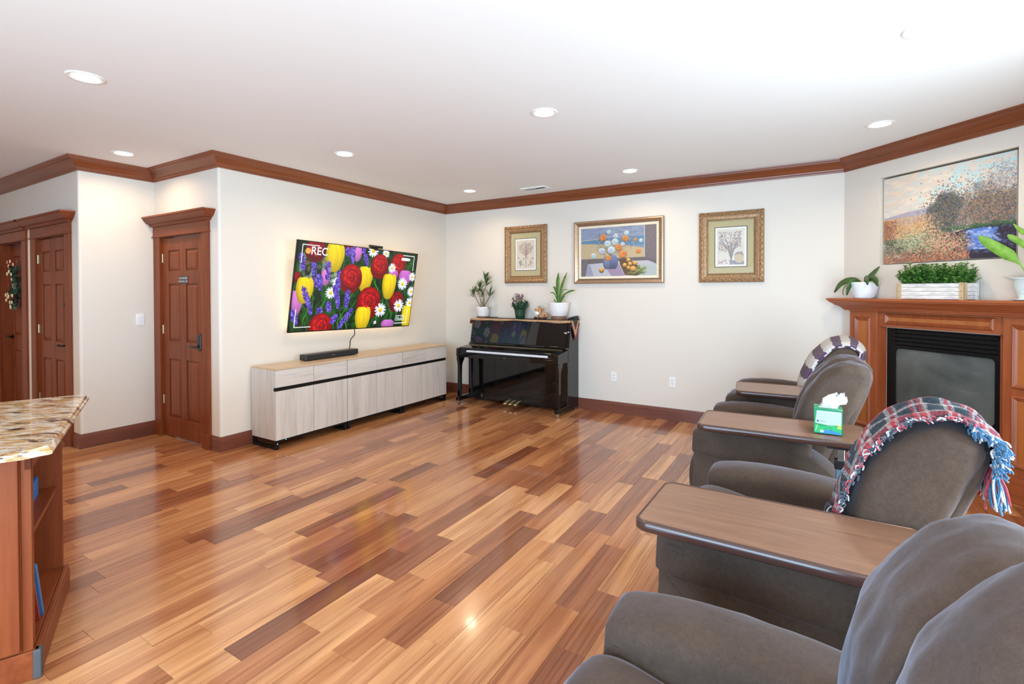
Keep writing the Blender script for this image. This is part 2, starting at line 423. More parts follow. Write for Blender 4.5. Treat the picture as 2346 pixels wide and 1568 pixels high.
st(MB().prism([(XL-.2, YB-.2), (XR+.2, YB-.2), (XR+.2, P6[1]+.2), (4.99, .2), (-.2, .2), (-.2, -3.09), (-1.42, -3.09), (-1.42, -3.72), (XL-.2, -3.72)], HZ, HZ+0.1).build('ceiling', M['ceil']))
def slab(name, x0, x1, z0, z1, holes, loc, rz, th=0.12, mat=None, mb=None):
    """wall in local coords: x along, room side at y=0, thickness towards +y, rectangular holes"""
    mb = MB(); xs = sorted({x0, x1} | {h[0] for h in holes} | {h[1] for h in holes})
    for a, b in zip(xs, xs[1:]):
        hs = sorted([h for h in holes if h[0] <= a+1e-6 and h[1] >= b-1e-6], key=lambda h: h[2]); z = z0
        for h in hs:
            if h[2] > z+1e-4: mb.box((a, 0, z), (b, th, h[2]))
            z = h[3]
        if z < z1-1e-4: mb.box((a, 0, z), (b, th, z1))
    o = mb.build(name, mat or M['wall']); o.location = (loc[0], loc[1], 0); o.rotation_euler = (0, 0, rz); return st(o)
DH = 2.045
slab('wall_back', -0.12, 4.95, 0, HZ, [], (0, 0), 0)
# left wall with television: rounded outer corner at its near end
o = MB().box((0.0, 0, 0), (3.29, 0.12, HZ)); o = o.build('wall_left', M['wall']); o.location = (0, -3.29, 0); o.rotation_euler = (0, 0, R(90)); st(o)
bm_ = o.data; 
def round_corner(name, x, y, r=0.022):
    mb = MB(); mb.loft([[(x-r+r*math.cos(a), y+r+r*math.sin(a), z) for a in [-PI/2+i*PI/12 for i in range(7)]] for z in (0, HZ)], cap=False, closed=False)
    return mb
# cut the square corners back by moving the wall ends, then add the round bead
for ob, xx in ((bpy.data.objects['wall_left'], 0),):
    for v_ in ob.data.vertices:
        if v_.co.x < 0.01: v_.co.x = 0.022
slab('wall_alcove', -1.225, -0.022, 0, HZ, [(-1.09, -0.27, 0, DH)], (0, -3.29), 0)
slab('wall_passage', 0.022, 0.63, 0, HZ, [], (-1.225, -3.92), R(90))
slab('wall_hall', XL, -1.247, 0, HZ, [(-2.33, -1.51, 0, DH), (-3.54, -2.72, 0, DH)], (0, -3.92), 0)
c1 = round_corner('', 0, -3.29).build('corner_bead', M['wall'], None, smooth=True); c1.parent = bpy.data.objects['wall_left']
c1.matrix_parent_inverse = (Matrix.Translation((0, -3.29, 0)) @ Matrix.Rotation(R(90), 4, 'Z')).inverted()
c2 = round_corner('', -1.225, -3.92).build('corner_bead', M['wall'], None, smooth=True); c2.parent = bpy.data.objects['wall_passage']
c2.matrix_parent_inverse = (Matrix.Translation((-1.225, -3.92, 0)) @ Matrix.Rotation(R(90), 4, 'Z')).inverted()
# hall behind the doors
MBh = MB(); MBh.box((-4.2, -3.2, 0), (-1.3, -3.15, HZ)); st(MBh.build('wall_closet', M['wall']))
# fireplace wall with art niche and firebox opening
NI = (0.362, 1.378, 1.705, 2.482)
o = slab('wall_fireplace', 0, FL, 0, HZ, [(NI[0], NI[1], NI[2], NI[3]), (0.43, 1.29, 0.29, 1.15)], (4.912, 0), R(-45), th=0.10)
b_ = MB().box((NI[0]-.05, 0.10, NI[2]-.05), (NI[1]+.05, 0.12, NI[3]+.05)).build('niche_back', M['wall'], o)
slab('wall_right', -YB+0, -P6[1]*-1*-1 if False else 0, 0, HZ, [], (0, 0), 0) if False else None
wr = slab('wall_right', 0, P6[1]-YB, 0, HZ, [(P6[1]-b, P6[1]-a, c, d) for a, b, c, d in WIN_R], (XR, P6[1]), R(-90))
wb = slab('wall_rear', 0, XR-XL, 0, HZ, [(XR-b, XR-a, c, d) for a, b, c, d in WIN_B], (XR, YB), R(180))
slab('wall_kitchen', 0, 4.88, 0, HZ, [], (XL, YB), R(90))
k = 1
for (lst, rt, rz) in ((WIN_R, (XR, P6[1]), -90), (WIN_B, (XR, YB), 180)):
    for a, b, c, d in lst:
        if rz == -90: u0, u1 = P6[1]-b, P6[1]-a
        else: u0, u1 = XR-b, XR-a
        wroot = thing('window_%d' % k, (rt[0], rt[1], 0), R(rz), kind='structure'); k += 1
        fm = MB(); t_ = 0.05
        for (p, q) in (((u0, c), (u0+t_, d)), ((u1-t_, c), (u1, d)), ((u0, c), (u1, c+t_)), ((u0, d-t_), (u1, d)), (((u0+u1)/2-.03, c), ((u0+u1)/2+.03, d))):
            fm.box((p[0], 0.03, p[1]), (q[0], 0.08, q[1]))
        fm.build('window_frame', M['white'], wroot, bevel=0.003)
# crown moulding
crown = [(0, 2.62), (.012, 2.62), (.014, 2.634), (.022, 2.640), (.024, 2.652), (.034, 2.662), (.052, 2.684), (.074, 2.704), (.092, 2.714), (.094, 2.722), (.104, 2.728), (.106, HZ), (0, HZ)]
path = [P0, P1, P2, P3, P4, P5, P6, P7, P8]
def mitre_run(path, i, prof):
    """one straight piece between path[i] and path[i+1], ends mitred with its neighbours"""
    mb = MB(); N = len(path); sub = []
    P = [Vector(p) for p in path]; rings = []
    for j in (i, i+1):
        n1 = n2 = None
        if j > 0: d = (P[j]-P[j-1]).normalized(); n1 = Vector((d.y, -d.x))
        if j < N-1: d = (P[j+1]-P[j]).normalized(); n2 = Vector((d.y, -d.x))
        m = n2 if n1 is None else n1 if n2 is None else (n1+n2)/((n1+n2).dot(n1))
        rings.append([(P[j].x+m.x*a, P[j].y+m.y*a, z) for a, z in prof])
    # local frame so that grain follows the run
    d = (P[i+1]-P[i]); ang = math.atan2(d.y, d.x); T = Matrix.Translation((P[i].x, P[i].y, 0)) @ Matrix.Rotation(ang, 4, 'Z'); Ti = T.inverted()
    mb.loft([[tuple(Ti @ Vector(p)) for p in r] for r in rings]); return mb, T
for i in range(len(path)-1):
    mb, T = mitre_run(path, i, crown); o = mb.build('trim_%d' % (i+1), M['crown']); o.matrix_world = T; st(o)
bbp = [(0, 0), (.016, 0), (.016, .108), (.013, .116), (.013, .122), (.009, .128), (.007, .137), (0, .137)]
def baseb(name, path, idx):
    mb, T = mitre_run(path, idx, bbp); o = mb.build(name, M['base']); o.matrix_world = T; st(o)
bp = [(-1.385, -3.92), P1, P2]
baseb('baseboard_hall', bp, 0)
baseb('baseboard_passage', [(-1.385, -3.92), P1, P2, (-1.2, -3.29)], 1)
bp = [(-0.135, -3.29), P3, P4, P5, (4.912+.07, -.07)]
baseb('baseboard_alcove', bp, 0); baseb('baseboard_left', bp, 1); baseb('baseboard_back', bp, 2); baseb('baseboard_fireplace', bp, 3)

# doors -------------------------------------------------------------
cornice = [(0, 2.150), (.020, 2.150), (.022, 2.158), (.030, 2.163), (.030, 2.170), (.050, 2.178), (.072, 2.200), (.082, 2.215), (.084, 2.225), (.096, 2.228), (.096, 2.245), (0, 2.245)]
def door(n, x0, loc, recess, hinge_px, handle, side='r', wall_th=0.12):
    x1 = x0+0.82
    d = thing('door_%d' % n, (loc[0], loc[1], 0), 0, kind='structure')
    cw = 0.122; z = M['cherry_z']; h = M['cherry_x']
    for a, b in ((x0-cw, x0+.008), (x1-.008, x1+cw)):
        c = MB(); c.box((a, -.020, .137), (b, 0, 2.045)); c.box((a-.004, -.030, 0), (b+.004, 0, .140)); c.build('casing', z, d, bevel=.003)
    c = MB(); c.box((x0-cw-.002, -.022, 2.045), (x1+cw+.002, 0, 2.155)); c.box((x0-cw-.010, -.032, 2.040), (x1+cw+.010, 0, 2.054)); c.build('head_board', h, d, bevel=.002)
    a, b = x0-cw-.002, x1+cw+.002
    c = MB(); sweep(c, [(a, 0), (a, -.022), (b, -.022), (b, 0)], [(-o_, z_) for o_, z_ in cornice] if False else cornice); 
    c.build('cornice', h, d)
    j = MB(); j.box((x0-.002, 0, 0), (x0+.012, wall_th, 2.045)); j.box((x1-.012, 0, 0), (x1+.002, wall_th, 2.045)); j.box((x0, 0, 2.033), (x1, wall_th, 2.047)); j.build('jamb', z, d)
    y0 = recess; y1 = recess+.035
    lf = MB(); a, b = x0+.014, x1-.014; W = b-a; s_ = .105; mid = (a+b)/2
    rows = [(.20, .80), (.98, 1.56), (1.69, 1.90)]
    zs = [.008] + [q for r_ in rows for q in r_] + [2.028]
    for p, q in ((a, a+s_), (mid-s_/2, mid+s_/2), (b-s_, b)): lf.box((p, y0, .008), (q, y1, 2.028))
    for p, q in zip(zs[0::2], zs[1::2]):
        lf.box((a+s_, y0, p), (mid-s_/2, y1, q)); lf.box((mid+s_/2, y0, p), (b-s_, y1, q))
    lf.box((a+.02, y0+.014, .02), (b-.02, y1-.002, 2.0))
    leaf = lf.build('door_leaf', z, d, bevel=.004)
    for (p, q) in ((a+s_, mid-s_/2), (mid+s_/2, b-s_)):
        for (r0, r1) in rows:
            pm = MB(); g = .010; f = .038
            pm.loft([[(p+g, y0+.014, r0+g), (q-g, y0+.014, r0+g), (q-g, y0+.014, r1-g), (p+g, y0+.014, r1-g)],
                     [(p+g+.004, y0+.010, r0+g+.004), (q-g-.004, y0+.010, r0+g+.004), (q-g-.004, y0+.010, r1-g-.004), (p+g+.004, y0+.010, r1-g-.004)],
                     [(p+f, y0+.002, r0+f), (q-f, y0+.002, r0+f), (q-f, y0+.002, r1-f), (p+f, y0+.002, r1-f)]])
            pm.build('panel', z, leaf)
    for hz in (.33, 1.05, 1.78):
        hm = MB(); hm.box((x0+.008, y0-.003, hz), (x0+.024, y0+.004, hz+.09)); hm.tube([(x0+.014, y0-.006, hz), (x0+.014, y0-.006, hz+.09)], .006, 8)
        if hinge_px: hm.build('hinge', M['hinge'], d)
    hx = b-.062 if side == 'r' else a+.062; sg = -1 if side == 'r' else 1
    if handle == 'keypad':
        hm = MB(); hm.box((hx-.033, y0-.028, .915), (hx+.033, y0, 1.075)); k_ = hm.build('keypad_lock', M['black'], leaf, bevel=.016, seg=4)
        hm = MB(); hm.tube([(hx, y0-.02, .955), (hx, y0-.055, .955)], .012, 10); hm.tube([(hx, y0-.055, .955), (hx+sg*.04, y0-.058, .955), (hx+sg*.135, y0-.052, .950)], [.011, .011, .008], 10)
        hm.build('handle', M['black'], leaf, smooth=True)
    else:
        hm = MB(); hm.cyl_y((hx, y0-.008, .955), .028, .010, 16); hm.tube([(hx, y0-.004, .955), (hx, y0-.05, .955)], .009, 8)
        hm.tube([(hx, y0-.05, .955), (hx+sg*.03, y0-.054, .962), (hx+sg*.07, y0-.05, .955), (hx+sg*.12, y0-.05, .952)], [.009, .009, .008, .006], 8)
        hm.build('handle', M['bronze'], leaf, smooth=True)
    return d, leaf, (y0, a, b)
door(3, -1.09, (0, -3.29), .012, True, 'keypad')
dd, lf2, (y0, a, b) = door(2, -2.33, (0, -3.92), .012, True, 'lever')
MB().box((b-.095, y0-.018, 1.335), (b-.06, y0, 1.372)).build('door_stop_hook', M['bronze'], lf2, bevel=.003)
door(1, -3.54, (0, -3.92), .085, False, 'lever', side='l')
# ---- recessed ceiling lights
LP = [(1.014, -4.591, 1), (-0.706, -3.753, 1), (0.985, -2.683, 1), (3.037, -2.66, 1), (0.96, -0.715, 1), (3.006, -0.669, 1), (5.092, -1.10, 1), (5.128, -2.69, 1),
      (3.04, -4.62, 0), (5.13, -4.7, 0), (1.0, -6.6, 0), (3.04, -6.6, 0), (5.13, -6.7, 0), (-2.7, -5.2, 0), (-2.9, -7.4, 0), (-0.9, -6.4, 0)]
LLAB = ['round recessed light nearest the left corner of the ceiling, largest on the left', 'round recessed light in front of the single door with the keypad', 'round recessed light above the television wall, left of centre', 'round recessed light in the middle of the ceiling',
        'small round recessed light in the far corner near the air vent', 'small round recessed light above the right botanical print', 'round recessed light above the fireplace, beside the crown moulding', 'round recessed light washed out by daylight at the top right']
OUTL = ['recessed light above the nearest recliner', 'recessed light over the camera side right corner', 'recessed light behind the island end', 'recessed light in the middle of the room behind the camera', 'recessed light by the right wall behind the camera', 'recessed light over the kitchen side in front of the hall doors', 'recessed light in the far kitchen corner', 'recessed light over the middle of the kitchen']
M['lamp'] = emis('lamp_diffuser', (1.0, 0.93, 0.82), 14.0, (1, 1, 1))
M['lampring'] = plain('lamp_trim', (0.86, 0.85, 0.83), 0.4)
l0 = None
for i, (x, y, vis) in enumerate(LP):
    if l0 is None:
        l0 = thing('recessed_light', (x, y, HZ), 0, LLAB[0], 'ceiling light', 'recessed ceiling lights')
        MB().lathe([(.066, -.001), (.070, -.004), (.084, -.007), (.092, -.005), (.094, 0), (.066, 0)], n=40, cap=False).build('trim_ring', M['lampring'], l0, smooth=True)
        MB().lathe([(.0005, -.0015), (.067, -.0015)], n=40, cap=False).build('diffuser', M['lamp'], l0)
    else:
        dup(l0, (x, y, HZ), None, LLAB[i] if vis else OUTL[i-8])
    sp = bpy.data.lights.new('downlight', 'AREA'); sp.shape = 'DISK'; sp.size = .12; sp.energy = 7.0 if x > -.6 or y > -4 else 13.0; sp.color = (1.0, 0.76, 0.50); sp.spread = R(150)
    so = bpy.data.objects.new('downlight', sp); so.location = (x, y, HZ-.012); COL.objects.link(so)

# unseen hedge added to darken the kitchen window in reflections, plus lawn
hg = NT('hedge_leaves'); v = hg.coord(); n1 = hg.noise(v, 6, 5, .7); hg.set(Base_Color=hg.ramp(n1, [(.35, (.006, .02, .006)), (.55, (.03, .08, .02)), (.75, (.10, .18, .06))]), Roughness=.9); hg.bump(n1, 1, .1)
hm_ = MB(); random.seed(3)
for i in range(26): hm_.ball((-7.5+i*.42, YB-3.2+random.uniform(-.3, .3), 1.3+random.uniform(-.4, .5)), (.7, .6, 1.7+random.uniform(-.3, .4)), 10, 7)
tag(hm_.build('reflection_hedge', hg.m, None, smooth=True, kind='stuff'), 'unseen dark green hedge added outside the kitchen window to darken its reflection', 'hedge')
MB().box((XL-4, YB-8, -.16), (XR+8, YB-.3, -.12)).build('lawn', plain('lawn_grass', (.05, .12, .03), .9), None, kind='structure')
# ================================================================ painted pictures (flat prints)
class Art:
    def __init__(s, w, h, col=(0, 0, 0)):
        s.w, s.h = w, h; s.a = np.zeros((h, w, 3), np.float32); s.a[:] = col
        s.X, s.Y = np.meshgrid((np.arange(w)+.5)/w, (np.arange(h)+.5)/h); s.asp = w/h; s.rng = np.random.default_rng(5)
    def box_(s, x0, x1, y0, y1):
        return (slice(max(0, int(y0*s.h)-1), min(s.h, int(y1*s.h)+2)), slice(max(0, int(x0*s.w)-1), min(s.w, int(x1*s.w)+2)))
    def ell(s, cx, cy, rx, ry, col, ang=0, al=1.0, soft=0.08, shade=0.0):
        """ellipse; radii are in units of picture width"""
        m = max(rx, ry)*(1+soft); b = s.box_(cx-m, cx+m, cy-m*s.asp, cy+m*s.asp)
        X = s.X[b]-cx; Y = (s.Y[b]-cy)/s.asp
        if X.size == 0: return
        c, n = math.cos(ang), math.sin(ang); u = (X*c+Y*n)/rx; v = (-X*n+Y*c)/ry; r = np.sqrt(u*u+v*v)
        k = np.clip((1-r)/max(soft, 1e-3)+.5, 0, 1)*al; k = k[..., None]
        C = np.array(col, np.float32)*(1+shade*(v[..., None]*.7-r[..., None]*.5+.2))
        s.a[b] = s.a[b]*(1-k)+C*k
    def line(s, pts, wd, col, al=1.0):
        for (x0, y0), (x1, y1) in zip(pts, pts[1:]):
            b = s.box_(min(x0, x1)-wd, max(x0, x1)+wd, min(y0, y1)-wd*s.asp, max(y0, y1)+wd*s.asp)
            X = s.X[b]-x0; Y = (s.Y[b]-y0)/s.asp; dx, dy = x1-x0, (y1-y0)/s.asp; L = dx*dx+dy*dy+1e-12
            t = np.clip((X*dx+Y*dy)/L, 0, 1); d = np.hypot(X-t*dx, Y-t*dy)
            k = (np.clip((wd-d)/(wd*.3)+.5, 0, 1)*al)[..., None]; s.a[b] = s.a[b]*(1-k)+np.array(col, np.float32)*k
    def poly(s, pts, col, al=1.0):
        x = [p[0] for p in pts]; y = [p[1] for p in pts]; b = s.box_(min(x), max(x), min(y), max(y))
        X, Y = s.X[b], s.Y[b]; ins = np.zeros(X.shape, bool); n = len(pts)
        for i in range(n):
            (xa, ya), (xb, yb) = pts[i], pts[(i+1) % n]
            if ya == yb: continue
            ins ^= ((ya > Y) != (yb > Y)) & (X < (xb-xa)*(Y-ya)/(yb-ya)+xa)
        k = (ins*al)[..., None]; s.a[b] = s.a[b]*(1-k)+np.array(col, np.float32)*k
    def grain(s, amt, sx=1, sy=1):
        n = s.rng.normal(0, amt, (s.h//sy+1, s.w//sx+1, 1)); n = np.repeat(np.repeat(n, sy, 0), sx, 1)[:s.h, :s.w]; s.a += n
    def image(s, name):
        im = bpy.data.images.new(name, s.w, s.h); o = np.ones((s.h, s.w, 4), np.float32); o[..., :3] = np.clip(s.a*getattr(s, 'gain', 1.0), 0, 1)
        im.pixels.foreach_set(o.ravel()); im.pack(); return im
def print_mat(name, art, rough=0.5, emit=0, coat=0.0):
    t = NT(name); im = t.t.nodes.new('ShaderNodeTexImage'); im.image = art.image(name+'_pixels'); im.extension = 'EXTEND'
    uv = t.n('UVMap'); t.k(uv.outputs[0], im.inputs[0])
    if emit: t.set(Base_Color=(0.01, 0.01, 0.01), Roughness=rough, Emission_Color=im.outputs[0], Emission_Strength=emit)
    else: t.set(Base_Color=im.outputs[0], Roughness=rough, Coat_Weight=coat, Coat_Roughness=0.03)
    return t.m
U = random.uniform
def daisy(A, x, y, r):
    n = 15
    for i in range(n):
        a = 2*PI*i/n+U(-.1, .1); A.ell(x+math.cos(a)*r*.62, y+math.sin(a)*r*.62*A.asp, r*.42, r*.13, (.97, .97, 1.0) if i % 2 else (.86, .88, .97), a, soft=.2)
    A.ell(x, y, r*.30, r*.30, (.98, .80, .10), shade=.3)
def rose(A, x, y, r, c=(.86, .06, .09)):
    A.ell(x, y-r*.15*A.asp, r*.95, r*1.05, [v*.55 for v in c], soft=.05)
    for i in range(7):
        a = i*2*PI/7+.3; A.ell(x+math.cos(a)*r*.42, y+math.sin(a)*r*.42*A.asp, r*.62, r*.5, [v*(.72+.32*(math.sin(a)*.5+.5)) for v in c], a+PI/2, soft=.06, shade=.45)
    for i in range(26):
        a = i*2.4; q = r*(.62-.023*i); l = .62+.5*((i*37 % 10)/10)
        A.ell(x+math.cos(a)*q*.35, y+(math.sin(a)*q*.35+r*.05)*A.asp, max(.004, q*.8), max(.003, q*.6), [min(1, v*l+.02) for v in c], a, soft=.07, shade=.5)
        A.line([(x+math.cos(a+t*.5)*q*.8, y+math.sin(a+t*.5)*q*.62*A.asp) for t in range(4)], r*.014, [v*.45 for v in c], .6)
def tulip(A, x, y, rx, ry, c=(.98, .84, .10)):
    h = ry/A.asp
    for dx, an, l in ((-.42, .16, .80), (.42, -.16, .86), (0, 0, 1.0), (-.18, .08, .94)):
        A.ell(x+dx*rx, y, rx*.60, h*1.02, [v*l for v in c], an, soft=.04, shade=.25)
    for dx in (-.3, 0.05, .35): A.line([(x+dx*rx, y-ry*.8), (x+dx*rx*1.25, y+ry*.7)], rx*.018, [v*.80 for v in c], .6)
def lavender(A, x0, y0, x1, y1, n=70):
    for i in range(int(n)):
        t = random.random(); w_ = .019*(.35+.65*math.sin(PI*min(1, t*.8+.18))); x = x0+(x1-x0)*t+U(-1, 1)*w_; y = y0+(y1-y0)*t+U(-1, 1)*w_*.8
        c = random.choice(((.30, .20, .62), (.42, .33, .80), (.22, .14, .48), (.55, .47, .90), (.36, .25, .70)))
        A.ell(x, y, U(.004, .0075), U(.003, .006), c, U(0, 3), soft=.3)

tv = Art(1100, 620, (.04, .12, .05))
for i in range(900):
    x, y = random.random(), random.random(); g = U(.08, .42)
    tv.ell(x, y, U(.01, .05), U(.005, .02), (g*.35, g, g*.32), U(0, 3), al=.55, soft=.5)
for i in range(150):
    x, y = random.random(), U(-.1, .7); g = U(.2, .6); tv.line([(x, y), (x+U(-.03, .03), y+.12), (x+U(-.06, .06), y+.28)], U(.0015, .005), (g*.4, g, g*.3), .8)
for i in range(60): tv.ell(U(.03, .3), U(.55, .95), U(.01, .02), U(.01, .02), random.choice(((.75, .8, .8), (.8, .45, .3), (.5, .45, .5))), al=.5, soft=.6)
for r_ in [(.123, .93, .075), (.377, .999, .045), (.016, .613, .030), (.841, .353, .076)]: rose(tv, *r_, c=(.68, .03, .08))
for q in [(.441, .913, .031, .086), (.214, .611, .032, .091), (.035, .316, .037, .14)]: tulip(tv, *q, c=(.85, .50, .82))
daisy(tv, .686, .961, .034); daisy(tv, .571, .979, .047)
for q in [(.397, .993, .409, .801), (.485, .994, .534, .787), (.356, .976, .365, .882), (.030, .858, .055, .687), (.32, .70, .31, .62)]: lavender(tv, *q, n=110)
for q in [(.267, .849, .066, .165), (.527, .615, .06, .159)]: tulip(tv, *q)
for r_ in [(.817, .853, .080), (.641, .81, .085)]: rose(tv, *r_)
for q in [(.778, .698, .045, .063), (.898, .664, .060, .10)]: tulip(tv, *q, c=(.80, .42, .80))
for q in [(.76, .782, .036), (.974, .681, .036), (.982, .319, .045), (.265, .437, .040), (.302, .56, .036)]: daisy(tv, *q)
for q in [(.078, .459, .056, .145), (.75, .535, .062, .165)]: tulip(tv, *q)
rose(tv, .408, .636, .096)
for q in [(.118, .782, .154, .498), (.221, .796, .228, .584), (.171, .635, .185, .471), (.254, .333, .267, .22), (.195, .259, .203, .166)]: lavender(tv, *q, n=120)
rose(tv, .583, .342, .112); rose(tv, .216, .050, .092)
for q in [(.066, .494, .141, .188), (.288, .522, .338, .256), (.398, .47, .395, .264), (.311, .609, .314, .448), (.443, .243, .354, .012), (.321, .17, .298, .075), (.008, .229, .045, .086)]: lavender(tv, *q, n=190)
for q in [(.545, .118, .062, .150), (.968, .103, .050, .18)]: tulip(tv, *q)
for q in [(.779, .038, .060, .055)]: tulip(tv, *q, c=(.80, .45, .80))
for q in [(.696, .225, .052), (.87, .281, .050), (.882, .58, .048), (.981, .478, .040), (.66, .063, .014)]: daisy(tv, *q)
WH = (.93, .97, 1.0)
for l in ([(.148, .963), (.034, .963), (.034, .763)], [(.033, .242), (.033, .046), (.144, .046)], [(.855, .963), (.970, .963), (.970, .765)], [(.966, .228), (.966, .040), (.847, .040)]): tv.line(l, .0028, WH)
tv.ell(.073, .897, .0185, .0185, (.97, .66, .30))
tv.line([(.852, .912), (.915, .912)], .011, WH); tv.line([(.921, .912), (.927, .912)], .005, WH)
tv.line([(.858, .145), (.935, .145), (.935, .082), (.858, .082), (.858, .145)], .0022, WH)
tv.ell(.877, .114, .011, .011, WH); tv.ell(.877, .114, .007, .007, (.1, .2, .12)); tv.ell(.916, .114, .011, .011, WH); tv.ell(.916, .114, .007, .007, (.1, .2, .12)); tv.line([(.877, .097), (.916, .097)], .002, WH)
M['tvpic'] = print_mat('television_picture', tv, 0.25, 1.12)

sl = Art(620, 400, (.50, .56, .64))
sl.a[:] = (.47, .44, .46)
sl.poly([(0, .77), (0, 1), (.85, 1), (.85, .36), (.70, .37), (0, .36)], (.55, .62, .74))
for i in range(160): sl.ell(U(0, .83), U(.78, 1), U(.03, .10), U(.008, .02), random.choice(((.50, .55, .68), (.62, .68, .78), (.58, .60, .74), (.66, .72, .80))), U(-.2, .2), al=.4, soft=.6)
sl.poly([(0, .68), (0, .745), (.85, .80), (.85, .60), (.4, .66)], (.42, .58, .72)); sl.line([(0, .745), (.3, .775)], .004, (.86, .83, .76))
sl.poly([(0, .36), (0, .685), (.30, .66), (.60, .62), (.85, .55), (.85, .36)], (.82, .74, .58))
sl.line([(.674, 1), (.676, .55)], .003, (.48, .50, .56)); sl.line([(.848, 1), (.852, .36)], .005, (.80, .82, .82))
sl.poly([(.855, .32), (.855, 1), (1, 1), (1, .2)], (.50, .46, .48)); sl.poly([(0, 0), (0, .362), (.85, .37), (1, .3), (1, 0)], (.46, .43, .44))
for i in range(120):
    x = random.choice((U(.87, 1), U(0, .1))); y = U(.3, 1) if x > .5 else U(0, .34); sl.line([(x, y), (x+.02, y+.06)], .002, (.60, .56, .58), .4)
sl.poly([(.06, 0), (.09, .256), (.31, .275), (.55, .30), (.897, .30), (1, .225), (1, 0)], (.80, .80, .84)); sl.poly([(.06, 0), (.09, .256), (.13, .23), (.18, 0)], (.66, .67, .76))
sl.poly([(.31, .27), (.42, 0), (.60, 0), (.50, .29)], (.68, .60, .72)); sl.poly([(.72, .0), (.8, .22), (1, .2), (1, 0)], (.76, .80, .80))
sl.poly([(.60, .02), (.53, .25), (.535, .33), (.58, .36), (.66, .33), (.80, .16), (.84, .06), (.75, 0)], (.42, .32, .20))
for i in range(40): sl.line([(U(.62, .80), U(.02, .16)), (U(.74, .88), U(.02, .22))], .003, random.choice(((.45, .55, .25), (.70, .74, .45), (.30, .42, .22))), .7)
for y in np.linspace(.155, .42, 40):
    t = (y-.155)/.265; wv = .052+.045*math.sin(PI*min(1, t*.75+.12)); k = .40+.28*t
    sl.line([(.407-wv, y), (.407+wv, y)], .0055, (k*.80, k*.86, k*1.12)); sl.line([(.407-wv*.8, y), (.407-wv*.2, y)], .005, (k*1.15, k*1.25, k*1.45), .5)
for i in range(240):
    a = U(0, 2*PI); q = U(0, 1)**.6; sl.ell(.46+.27*q*math.cos(a), .66+.27*q*math.sin(a), U(.005, .014), U(.003, .008), random.choice(((.45, .52, .38), (.62, .68, .52), (.78, .80, .70), (.38, .38, .60), (.52, .50, .70), (.70, .72, .80))), U(0, 3), al=.75, soft=.4)
for i in range(26): a = U(.2, 2.9); sl.line([(.41, .42), (.45+.36*math.cos(a), .62+.33*math.sin(a))], .0012, (.35, .40, .30), .7)
def bloom(A, x, y, r, c):
    A.ell(x, y, r, r*.95, c, soft=.12, shade=.35)
    for i in range(6): a = i*PI/3; A.ell(x+math.cos(a)*r*.35, y+math.sin(a)*r*.35*A.asp, r*.45, r*.3, [min(1, v*U(.85, 1.12)) for v in c], a, al=.8, soft=.3)
    A.ell(x, y, r*.22, r*.12, [v*.8 for v in c], soft=.8)
for q in [(.468, .692, .047), (.369, .66, .048), (.291, .516, .045), (.178, .425, .039), (.388, .9, .028), (.479, .814, .034), (.62, .86, .033), (.806, .696, .026), (.571, .642, .027), (.419, .527, .054)]: bloom(sl, *q, (.82, .88, .90))
for q in [(.308, .789, .048), (.606, .75, .042), (.733, .718, .024), (.514, .576, .047), (.573, .439, .053), (.376, .371, .041), (.772, .485, .032)]: bloom(sl, *q, (.90, .58, .30))
for q in [(.644, .314, .029), (.597, .215, .03), (.666, .237, .029), (.731, .249, .032), (.646, .162, .026), (.704, .135, .040), (.286, .127, .036)]: sl.ell(q[0], q[1], q[2], q[2], (.88, .66, .34), shade=.6)
sl.grain(.02); sl.gain = .86
M['still_life'] = print_mat('flower_still_life_picture', sl, 0.6)

